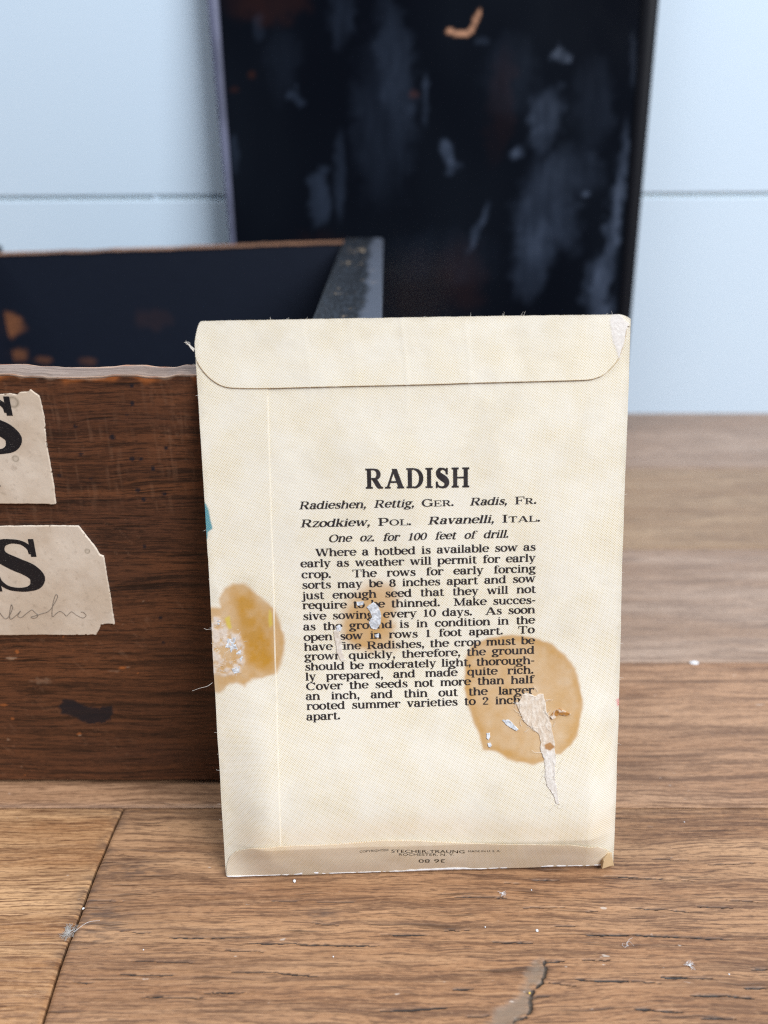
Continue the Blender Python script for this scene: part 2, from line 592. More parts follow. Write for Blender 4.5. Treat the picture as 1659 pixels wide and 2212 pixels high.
t = NT('worn_black_japanning')
o_ = t.obj()
nn = t.noise(t.mapv(o_, (60, 60, 25)), 1.0, 5, .6)
n2 = t.noise(t.mapv(o_, (9, 9, 5), (3, 1, 2)), 1.0, 3, .5)
n3 = t.noise(t.mapv(o_, (160, 160, 160), (3, 1, 2)), 1.0, 3, .6)
hz = t.math('MULTIPLY', t.attr('haze'), t.ss(nn, .15, .75, .55, 1.1))
c_ = t.mix(t.ss(n2, .4, .75), (0.002, 0.0028, 0.006), (0.006, 0.0085, 0.014))
c_ = t.mix(t.math('MULTIPLY', t.attr('rust'), t.ss(nn, .3, .6, .4, 1)), c_, srgb(50, 28, 24))
c_ = t.mix(t.math('MULTIPLY', hz, .62), c_, srgb(88, 104, 132))
c_ = t.mix(t.math('MULTIPLY', t.attr('bare'), t.ss(n3, .3, .5, .3, 1)), c_, srgb(214, 160, 128))
M_tin = t.out(c_, t.math('ADD', t.ss(n2, .3, .7, .07, .15), t.math('MULTIPLY', hz, .4)), 0.35)
t = NT('lit_tin_edge')
nn = t.noise(t.mapv(t.obj(), (50, 50, 30)), 1.0, 4)
M_tinedge = t.out(t.mix(t.ss(nn, .35, .7), srgb(74, 78, 100), srgb(104, 108, 134)), 0.5, 0.5)  # reflected light painted into the grey of the left rim
M_tinrim = plain('black_tin_rim', (0.003, 0.0035, 0.007), 0.5, 0.2)

tin = empty('tin_box', tuple(TB))
tag(tin, 'tall worn black tin standing upright against the white boarded wall', 'tin box')
TH = 0.26
xa0, za0 = tin_xy(472, 0); xa1, za1 = tin_xy(509, 530)
xb0, zb0 = tin_xy(1386, 0); xb1, zb1 = tin_xy(1334, 690)
xo0, zo0 = tin_xy(447, 0); xo1, zo1 = tin_xy(497, 530)
xr0, zr0 = tin_xy(1424, 0); xr1, zr1 = tin_xy(1363, 690)
L_in = lambda z: xa0 + (xa1 - xa0) * (z - za0) / (za1 - za0)
R_in = lambda z: xb0 + (xb1 - xb0) * (z - zb0) / (zb1 - zb0)
L_out = lambda z: xo0 + (xo1 - xo0) * (z - zo0) / (zo1 - zo0)
R_out = lambda z: xr0 + (xr1 - xr0) * (z - zr0) / (zr1 - zr0)
# scuffs and painted-in room reflections, given at photo points: (px, py, half width, half height, slope, strength)
HAZE = [(850, 130, 40, 150, -.1, .16), (830, 250, 70, 180, 0, .13), (1180, 240, 36, 50, .1, .42), (1170, 300, 30, 30, .5, .3), (1210, 115, 20, 18, 0, .55), (965, 330, 14, 26, -.35, .6), (985, 360, 18, 12, 0, .4), (1035, 490, 9, 48, .45, .45),
        (1175, 450, 60, 120, .12, .28), (1150, 560, 40, 90, .2, .26), (1240, 370, 60, 60, 0, .18), (1310, 560, 16, 190, .14, .42), (1340, 420, 10, 150, .1, .38), (1290, 640, 30, 90, 0, .3), (920, 215, 6, 60, 0, .3), (690, 420, 22, 60, 0, .3), (735, 380, 12, 90, 0, .2),
        (640, 210, 16, 14, 0, .3), (1040, 90, 14, 10, 0, .22), (1110, 335, 10, 10, 0, .35), (1265, 420, 6, 7, 0, .6), (1120, 330, 10, 14, 0, .35), (740, 40, 26, 60, 0, .16), (610, 140, 40, 80, 0, .06), (560, 60, 12, 30, 0, .14), (1100, 160, 60, 90, 0, .08), (1280, 220, 50, 100, 0, .1), (960, 560, 120, 60, 0, .06), (1230, 480, 30, 70, 0, .18), (1370, 130, 8, 60, 0, .15), (505, 330, 10, 40, 0, .2)]
RUST = [(580, 0, 90, 50, 0, .45), (1080, 230, 30, 120, .1, .2), (990, 600, 60, 80, 0, .25), (900, 620, 80, 80, 0, .12), (700, 560, 70, 60, 0, .2), (893, 205, 9, 9, 0, 1.0), (540, 160, 8, 8, 0, .8), (505, 195, 8, 6, 0, .8)]
BARE = [(972, 68, 9, 8), (986, 74, 10, 8), (1002, 74, 11, 7), (1017, 62, 7, 10), (1027, 46, 6, 12), (1033, 30, 4, 10)]
nzv, nxv = 240, 200
Zt = np.repeat(np.linspace(0, TH, nzv)[:, None], nxv, 1)
Xt = L_in(Zt) + (R_in(Zt) - L_in(Zt)) * np.linspace(0, 1, nxv)[None]
Pt = TB + Xt[..., None] * np.array([1, 0, 0]) + Zt[..., None] * tu
PX = project(Pt)
px_, py_ = PX[..., 0], PX[..., 1]
wx = (fbm(px_ / 26, py_ / 26, 3) - .5) * 46
wy = (fbm(px_ / 26, py_ / 26, 31) - .5) * 46


def blobs(lst):
    f = np.zeros(px_.shape)
    for b in lst:
        x, y, a, c = b[:4]
        slp, st = (b[4], b[5]) if len(b) > 4 else (0, 1)
        k = .35 if a < 16 else 1.0
        q = (((px_ + wx * k - x) + slp * (py_ - y)) / a) ** 2 + ((py_ + wy * k - y) / c) ** 2
        f = f + st * (1 - sstep(.1 if (a > 25 or len(b) == 4) else .45, 1.6, q))
    return np.clip(f, 0, 1)


fr = fbm(px_ / 9, py_ / 60, 77, 4)
# dimples of beaten sheet
dim = .0004 * (fbm(Xt * 40, Zt * 30, 5, 3) - .5)
body = slab('front_panel', Pt + dim[..., None] * tn, -tn * 0.0012, M_tin, tin, {'haze': blobs(HAZE) * (.55 + .9 * (fr - .2)), 'rust': blobs(RUST), 'bare': blobs(BARE) * .75})


def rim(fi, fo, mat, side):
    zz = np.linspace(0.0, TH, 30)
    n = 12
    th = np.linspace(-0.15, math.pi, n)
    rows = []
    for z in zz:
        a, b = fi(z), fo(z)
        w = b - a
        r = abs(w) / 2
        row = []
        for q in th:
            x = a + w * (0.5 - 0.5 * math.cos(q))
            y = r * 0.55 * math.sin(max(q, 0)) - (0.0075 if q > 3.1 else 0) - (0.001 if q < 0 else 0)
            row.append(TB + x * np.array([1, 0, 0]) + z * tu + y * tn)
        rows.append(row)
    G = np.array(rows)
    if side < 0:
        G = G[:, ::-1]
    return mesh_obj('rolled_rim', G.reshape(-1, 3), grid_faces(*G.shape[:2]), mat, tin)


rim(L_in, L_out, M_tinedge, -1)['label'] = 'left rim, grey from painted-in reflected light'
rim(R_in, R_out, M_tinrim, 1)
zz = np.array([0, TH])
G = np.array([[TB + x * np.array([1, 0, 0]) + z * tu - 0.0075 * tn for x in (L_out(z) , R_out(z))] for z in zz])
slab('back_panel', G, tn * 0.0006, M_tinrim, tin, smooth=False)

# ------------------------------------------------------------------ wooden seed box
B_Y0, B_YT = 0.1412, 0.1452               # foot and top of the front board's face
fn = np.array([0, -1.0, (B_YT - B_Y0) / 0.1]); fn /= np.linalg.norm(fn)
FB = np.array([0, B_Y0, 0.0])
zt = hit(np.array(220.), np.array(809.), FB, fn)[2]
XL, XR = -0.1955, -0.0005
B_BACK = 0.366


def face(px, py):
    q = hit(np.array(float(px)), np.array(float(py)), FB, fn)
    return q[0], q[2]


V2 = lambda X, Y: (X * .2976, 768 + Y * .2976)
V3 = lambda X, Y: (X * .2976, 1097.2 + Y * .2976)


def box_extra(t, c, rg, p):
    s = t.attr('scratch')
    c = t.mix(t.math('MULTIPLY', s, 0.45), c, srgb(150, 112, 88))
    c = t.mix(t.attr('orange'), c, srgb(176, 102, 52))
    c = t.mix(t.attr('pale'), c, srgb(190, 160, 135))
    c = t.mix(t.attr('spot'), c, srgb(20, 24, 34))
    return c, rg


M_boxfront = wood('dark_stained_oak', srgb(86, 54, 39), srgb(34, 22, 18), srgb(110, 68, 44), axis='xz', seed=3.4, pore=.9, rough=0.42, extra=box_extra, streak=.8, spec=0.35, bumpk=.35)
M_boxtop = wood('weathered_edge_wood', srgb(136, 115, 103), srgb(104, 86, 76), srgb(160, 141, 128), axis='x', seed=5.4, pore=.3, rough=.6, streak=.8)
t = NT('flaking_blue_black_paint')
o_ = t.obj()
pa = t.noise(t.mapv(o_, (34, 34, 60), (2, 1, 4)), 1.0, 5, .6)
pb = t.noise(t.mapv(o_, (120, 120, 500)), 1.0, 4, .6)
low = t.n('ShaderNodeSeparateXYZ'); t.l(o_, low.inputs[0])
lowz = t.ss(low.outputs['Z'], 0.028, 0.0, 0.0, 0.16)
c_ = t.mix(pb, srgb(15, 22, 38), srgb(22, 30, 46))
c_ = t.mix(t.math('MULTIPLY', t.attr('bare'), t.ss(pb, .3, .55, .5, 1)), c_, srgb(140, 90, 62))
M_boxin = t.out(c_, 0.65, 0.3)
t = NT('rubbed_black_paint')
o_ = t.obj()
pa = t.noise(t.mapv(o_, (330, 140, 300)), 1.0, 5, .65)
pc = t.noise(t.mapv(o_, (1100, 160, 300), (3, 3, 3)), 1.0, 4, .6)
pd = t.noise(t.mapv(o_, (60, 40, 40), (1, 5, 3)), 1.0, 3, .6)
c_ = t.mix(t.ss(pc, .4, .7), srgb(17, 21, 28), srgb(40, 46, 55))
c_ = t.mix(t.math('MULTIPLY', t.ss(t.math('ADD', pa, t.math('MULTIPLY', pd, .5)), .86, .98), .7), c_, srgb(150, 132, 110))
sx_ = t.n('ShaderNodeSeparateXYZ'); t.l(o_, sx_.inputs[0])
c_ = t.mix(t.math('MULTIPLY', t.ss(t.math('ADD', sx_.outputs['X'], t.math('MULTIPLY', t.math('SUBTRACT', pd, .5), .006)), XR - .0062, XR - .0036), .8), c_, srgb(82, 88, 101))
t.bump(pa, .3, .0003)
M_rub = t.out(c_, 0.5, 0.4)
M_bare = wood('bare_brown_wood', srgb(132, 92, 68), srgb(70, 50, 42), srgb(166, 122, 92), axis='x', seed=2.2, rough=.6)

crate = empty('wooden_box', ((XL + XR) / 2, B_Y0, 0))
tag(crate, 'open wooden box with dark stained front, torn paper labels and black painted inside', 'wooden box')
# front board: face grid with chipped upper edge
xs = np.linspace(XL, XR, 560)
zs = spaced((0.0004, 0.094, .00036), (0.094, 1, 1))[:-1]
zs = np.linspace(0.0006, 1.0, 300)
topz = zt + 0.0002 * (fbm(xs * 160, xs * 0, 4, 4) - .5) * 2 - 0.0006 * sstep(.62, .8, fbm(xs * 90, xs * 0 + 7, 6, 3))
Xf = np.repeat(xs[None], len(zs), 0)
Zf = 0.0013 + (topz[None] - 0.0013) * np.linspace(0, 1, len(zs))[:, None]
Yf = B_Y0 + (B_YT - B_Y0) / 0.1 * Zf
spot = np.zeros(Xf.shape); org = np.zeros(Xf.shape); pale = np.zeros(Xf.shape)
ns = (fbm(Xf * 1300, Zf * 1300, 3, 3) - .5)
for X, Y, r in [(955, 220, 20), (958, 348, 19), (918, 432, 12), (545, 515, 14), (590, 715, 18), (958, 750, 20), (1022, 750, 18), (1203, 670, 17), (1000, 978, 19), (1190, 1003, 18), (1045, 1045, 19), (1050, 1385, 17), (1110, 820, 18), (1165, 1903, 20), (1185, 2083, 18), (660, 895, 12), (430, 870, 14), (815, 590, 26), (620, 820, 9)]:
    x, z = face(*V2(X, Y))
    rr = r * 0.0000245
    q = np.hypot(Xf - x, Zf - z) / rr + ns * .8
    spot = np.maximum(spot, (1 - sstep(.6, 1.25, q)) * (.9 if r > 13 else .6))
sm = [face(*V3(a, b)) for a, b in [(430, 1440), (455, 1390), (490, 1385), (560, 1410), (640, 1440), (720, 1450), (815, 1435), (820, 1470), (795, 1545), (740, 1555), (660, 1565), (600, 1550), (500, 1500), (440, 1490)]]
dsm = sdf(sm, Xf, Zf) + ns * .0012
spot = np.maximum(spot, sstep(.0003, -.0003, dsm) * .93)
for X, Y, a, b in [(120, 1045, 22, 14), (20, 1430, 35, 12), (570, 1640, 22, 10), (90, 1530, 16, 10), (890, 1160, 30, 14), (460, 935, 14, 10), (180, 1940, 12, 8), (1000, 1200, 12, 8)]:
    x, z = face(*V3(X, Y))
    q = np.hypot((Xf - x) / (a * 2.45e-5), (Zf - z) / (b * 2.45e-5)) + ns * 1.6
    org = np.maximum(org, (1 - sstep(.6, 1.3, q)) * .75)
for X, Y, a, b in [(300, 1255, 80, 34), (840, 1185, 60, 12), (80, 1090, 40, 12), (340, 1695, 14, 5), (580, 1650, 16, 6), (155, 1880, 10, 8), (535, 1960, 6, 12), (60, 1680, 10, 8), (1045, 680, 14, 3), (895, 843, 10, 5), (930, 1160, 16, 10), (1230, 292, 24, 3)]:
    x, z = face(*V3(X, Y))
    q = np.hypot((Xf - x) / (a * 2.45e-5), (Zf - z) / (b * 2.45e-5)) + ns * 1.6
    pale = np.maximum(pale, (1 - sstep(.5, 1.2, q)) * (.2 if a > 50 else .55))
# bare chips along the top edge, a shallow split
edge = topz[None] - Zf
org = np.maximum(org, sstep(.0022, .0004, edge + .0022 * (fbm(Xf * 260, Zf * 300, 15, 3) - .35) * 2) * .7)
pale = np.maximum(pale, sstep(.0007, .0001, edge + .0012 * (fbm(Xf * 500, Zf * 600, 25, 3) - .3)) * .75)
# short upright scrape lines
scr = .36 * sstep(.6, .9, vnoise(Xf * 2600, Zf * 260, 6)) * sstep(.35, .65, fbm(Xf * 70, Zf * 90, 61, 3)) * sstep(.05, .085, Zf)
scr = scr + sstep(.72, .92, vnoise((Xf + Zf * .7) * 1900, (Zf - Xf * .7) * 520, 16)) * sstep(.45, .7, fbm(Xf * 90, Zf * 90, 63, 3)) * .4
P = np.stack([Xf, Yf - .00012 * (fbm(Xf * 40, Zf * 500, 9, 3) - .5), Zf], -1)
fb = slab('front_board', P, np.array([0, 0.0076, 0]), M_boxfront, crate, {'spot': spot, 'orange': np.clip(org, 0, 1), 'pale': np.clip(pale, 0, 1), 'scratch': np.clip(scr, 0, 1)})
# the worn top edge, a strip 1.2 mm thick lying on the front board
ys_ = np.linspace(0, 1, 10)
bk = 0.0076 + 0.0002 * (fbm(xs * 130, xs * 0 + 3, 44, 4) - .5) * 2 - .0004 * sstep(.55, .8, fbm(xs * 60, xs * 0 + 5, 45, 3))
YT = B_Y0 + (B_YT - B_Y0) / 0.1 * topz[None] + ys_[:, None] * bk[None] - 0.0001
XT = np.repeat(xs[None], 10, 0)
ZT = topz[None] + 0.0002 - 0.0003 * ((ys_ * 2 - 1) ** 4)[:, None] + .00015 * (fbm(XT * 60, YT * 1500, 3, 3) - .5)
slab('worn_top_edge', np.stack([XT, YT, ZT], -1), np.array([0, 0, -0.00018]), M_boxtop, crate)
# the other boards
yi = B_YT + 0.0080
sideT = 0.0178
box('base_board', XL + 0.008, XR - 0.008, B_Y0 + 0.012, B_BACK - 0.001, 0.004, 0.012, M_boxin, crate)
# back board with a top edge that falls away to the left
zl = hit(np.array(15.), np.array(551.), (0, B_BACK, 0), (0, 1, 0))
zr = hit(np.array(735.), np.array(526.), (0, B_BACK, 0), (0, 1, 0))
xs2 = np.linspace(XL + 0.0005, XR - sideT, 260)
tz = zl[2] + (zr[2] - zl[2]) * (xs2 - zl[0]) / (zr[0] - zl[0])
tz = tz + .0007 * (fbm(xs2 * 80, xs2 * 0, 24, 3) - .5)
G = np.stack([np.stack([xs2, np.full(260, B_BACK), 0.001 + (tz - 0.001) * k], -1) for k in np.linspace(0, 1, 110)])
bare = np.zeros(G.shape[:2])
wn_ = fbm(G[..., 0] * 260, G[..., 2] * 260, 52, 3) - .5
for a, b, ra, rb, st in ((18, 700, 30, 22, 1), (12, 768, 46, 16, .9), (95, 778, 20, 7, .6), (190, 780, 20, 8, .4), (330, 690, 40, 20, .06), (590, 752, 16, 8, .4), (640, 480, 8, 6, .2)):
    q = hit(np.array(float(a)), np.array(float(b)), (0, B_BACK, 0), (0, 1, 0))
    k = 0.41 / FPX
    bare = np.maximum(bare, st * (1 - sstep(.6, 1.2, np.hypot((G[..., 0] - q[0]) / (ra * k), (G[..., 2] - q[2]) / (rb * k)) + wn_ * .9)))
slab('back_board', G, np.array([0, 0.0105, 0]), M_boxin, crate, {'bare': bare})
tb = np.stack([np.stack([xs2, np.full(260, B_BACK - .0004 + .0113 * k), tz + 0.0004 - .0002 * (2 * k - 1) ** 4], -1) for k in np.linspace(0, 1, 6)])
slab('bare_top_edge', tb, np.array([0, 0, -0.0003]), M_bare, crate)
# side boards
ysd = np.linspace(yi, B_BACK + 0.0102, 90)
ztop = zt + (hit(np.array(780.), np.array(515.), (0, B_BACK + .0102, 0), (0, 1, 0))[2] - zt) * (ysd - yi) / (B_BACK - yi)
for (a, b, dz) in ((XR - sideT, XR, 0.0), (XL, XL + sideT, -0.003)):
    rows = []
    for k, x in enumerate([a, a + .0008, (a + b) / 2, b - .0008, b]):
        rows.append(np.stack([np.full(90, x), ysd, ztop + dz + .0005 * (fbm(ysd * 70, ysd * 0 + k, 34, 3) - .5) - (.0006 if k in (0, 4) else 0)], -1))
    G = np.transpose(np.array(rows), (1, 0, 2))[::1]
    V = np.concatenate([G.reshape(-1, 3)])
    slab('side_board', G, np.array([0, 0, -0.002]), M_rub, crate)
    box('side_panel', a + .0004, b - .0004, yi, B_BACK + 0.0098, 0.002, float(ztop.min()) - .0035, M_boxin, crate, bevel=0.0004)

# ---- paper labels glued on the front board
t = NT('aged_label_paper')
o_ = t.obj()
nf = t.noise(t.mapv(o_, (900, 900, 900)), 1.0, 4, .6)
nb = t.noise(t.mapv(o_, (70, 70, 70)), 1.0, 4, .6)
c_ = t.mix(t.ss(nb, .35, .65), srgb(224, 210, 194), srgb(208, 190, 170))
c_ = t.mix(t.math('MULTIPLY', t.ss(nf, .55, .75), .3), c_, srgb(140, 122, 104))
c_ = t.mix(t.attr('mark'), c_, srgb(150, 138, 120))
t.bump(t.noise(t.mapv(o_, (260, 260, 260)), 1.0, 4), .35, .0003)
M_label = t.out(c_, .65, .3)
t = NT('printed_black_ink')
nf = t.noise(t.mapv(t.obj(), (3800, 3800, 3800)), 1.0, 3, .6)
c_ = t.mix(t.ss(nf, .60, .76), (0.012, 0.011, 0.014), (0.16, 0.15, 0.14))
M_ink = t.out(c_, .55, .3)
M_pencil = plain('pencil_graphite', srgb(140, 128, 117), .5, .4)


def clip_sheet(name, poly, res, place, mat, parent, mark=None, rough_edge=0.0, seed=0):
    """A thin solid piece of paper with a torn outline; place(a, b, lift) puts it on its surface."""
    poly = np.asarray(poly, float)
    a0, b0 = poly.min(0) - res; a1, b1 = poly.max(0) + res
    na, nb_ = int((a1 - a0) / res) + 2, int((b1 - b0) / res) + 2
    A, B = np.meshgrid(np.linspace(a0, a1, na), np.linspace(b0, b1, nb_))
    d = sdf(poly, A, B)
    if rough_edge:
        d = d + rough_edge * (fbm(A / (rough_edge * 5), B / (rough_edge * 5), seed, 3) - .5) * 2
    ins = d < 0
    cell = ins[:-1, :-1] | ins[:-1, 1:] | ins[1:, 1:] | ins[1:, :-1]
    # pull the outer ring of vertices onto the outline
    gy, gx = np.gradient(d, B[1, 0] - B[0, 0], A[0, 1] - A[0, 0])
    g2 = np.hypot(gx, gy) + 1e-9
    out = d > 0
    A = np.where(out, A - gx / g2 * np.clip(d, 0, 1.5 * res), A)
    B = np.where(out, B - gy / g2 * np.clip(d, 0, 1.5 * res), B)
    idx = np.arange(A.size).reshape(A.shape)
    q = np.stack([idx[:-1, :-1], idx[:-1, 1:], idx[1:, 1:], idx[1:, :-1]], -1)[cell]
    used = np.unique(q)
    rem = np.full(A.size, -1); rem[used] = np.arange(len(used))
    q = rem[q]
    a, b = A.ravel()[used], B.ravel()[used]
    top = place(a, b, 1.0); low = place(a, b, 0.0)
    n = len(a)
    V = np.concatenate([top, low])
    e = np.concatenate([q[:, [0, 1]], q[:, [1, 2]], q[:, [2, 3]], q[:, [3, 0]]])
    key = np.sort(e, 1)
    _, inv, cnt = np.unique(key, axis=0, return_inverse=True, return_counts=True)
    be = e[cnt[inv.ravel()] == 1]
    F = np.concatenate([q, np.stack([be[:, 0], be[:, 0] + n, be[:, 1] + n, be[:, 1]], -1)])
    at = {} if mark is None else {k: np.concatenate([f(a, b)] * 2) for k, f in mark.items()}
    return mesh_obj(name, V, F, mat, parent, True, at)


def on_face(lift, curl=0.0):
    def f(x, z, k):
        y = B_Y0 + (B_YT - B_Y0) / 0.1 * z - .0001 - (lift + curl * fbm(x * 120, z * 120, 8, 3)) * k
        return np.stack([x, y, z], -1)
    return f


U_LAB = [face(*V2(a, b)) for a, b in [(-180, 285), (0, 280), (80, 270), (130, 285), (145, 262), (215, 258), (225, 243), (290, 292), (300, 330), (325, 440), (340, 620), (355, 700), (380, 850), (413, 1070), (200, 1067), (-180, 1068)]]
L_LAB = [face(*V3(a, b)) for a, b in [(-180, 128), (0, 127), (350, 122), (575, 127), (640, 210), (690, 270), (730, 335), (757, 342), (775, 460), (800, 600), (835, 835), (790, 828), (735, 838), (725, 870), (705, 908), (300, 912), (-180, 915)]]


def ring_mark(pts):
    pts = [(*face(*p), r) for p, r in pts]

    def f(x, z):
        m = np.zeros(len(x))
        for a, b, r in pts:
            q = np.hypot(x - a, z - b) / r
            m = np.maximum(m, np.exp(-((q - 1) / .22) ** 2) * .7 + (q < 1) * .25)
        return m
    return f


up = clip_sheet('paper_label', U_LAB, .00022, on_face(.00025, .0004), M_label, crate, {'mark': ring_mark([(V2(103, 333), .0010), (V2(120, 742), .0006)])}, .00012, 3)
up['label'] = 'upper torn paper label with a tall letter S'
lo = clip_sheet('paper_label', L_LAB, .00022, on_face(.00025, .0004), M_label, crate, {'mark': ring_mark([(V3(640, 305), .0005)])}, .00010, 5)
lo['label'] = 'lower paper label with a letter S and faint pencil handwriting'

# ------------------------------------------------------------------ lettering: a slab serif drawn from strokes
ST = dict(S=25.0, H=11.0, T=10.0)


def arc(cx, cy, rx, ry, a0, a1):
    n = max(8, int(abs(a1 - a0) / 12) + 1)
    th = np.radians(np.linspace(a0, a1, n))
    w = ST['H'] + (ST['S'] * 1.06 - ST['H']) * np.abs(np.cos(th)) ** 1.4
    c, s = np.cos(th), np.sin(th)
    nx, ny = c / rx, s / ry
    k = np.hypot(nx, ny)
    nx, ny = nx / k, ny / k
    o = np.stack([cx + rx * c + nx * w / 2, cy + ry * s + ny * w / 2], -1)
    i = np.stack([cx + rx * c - nx * w / 2, cy + ry * s - ny * w / 2], -1)
    return o, i


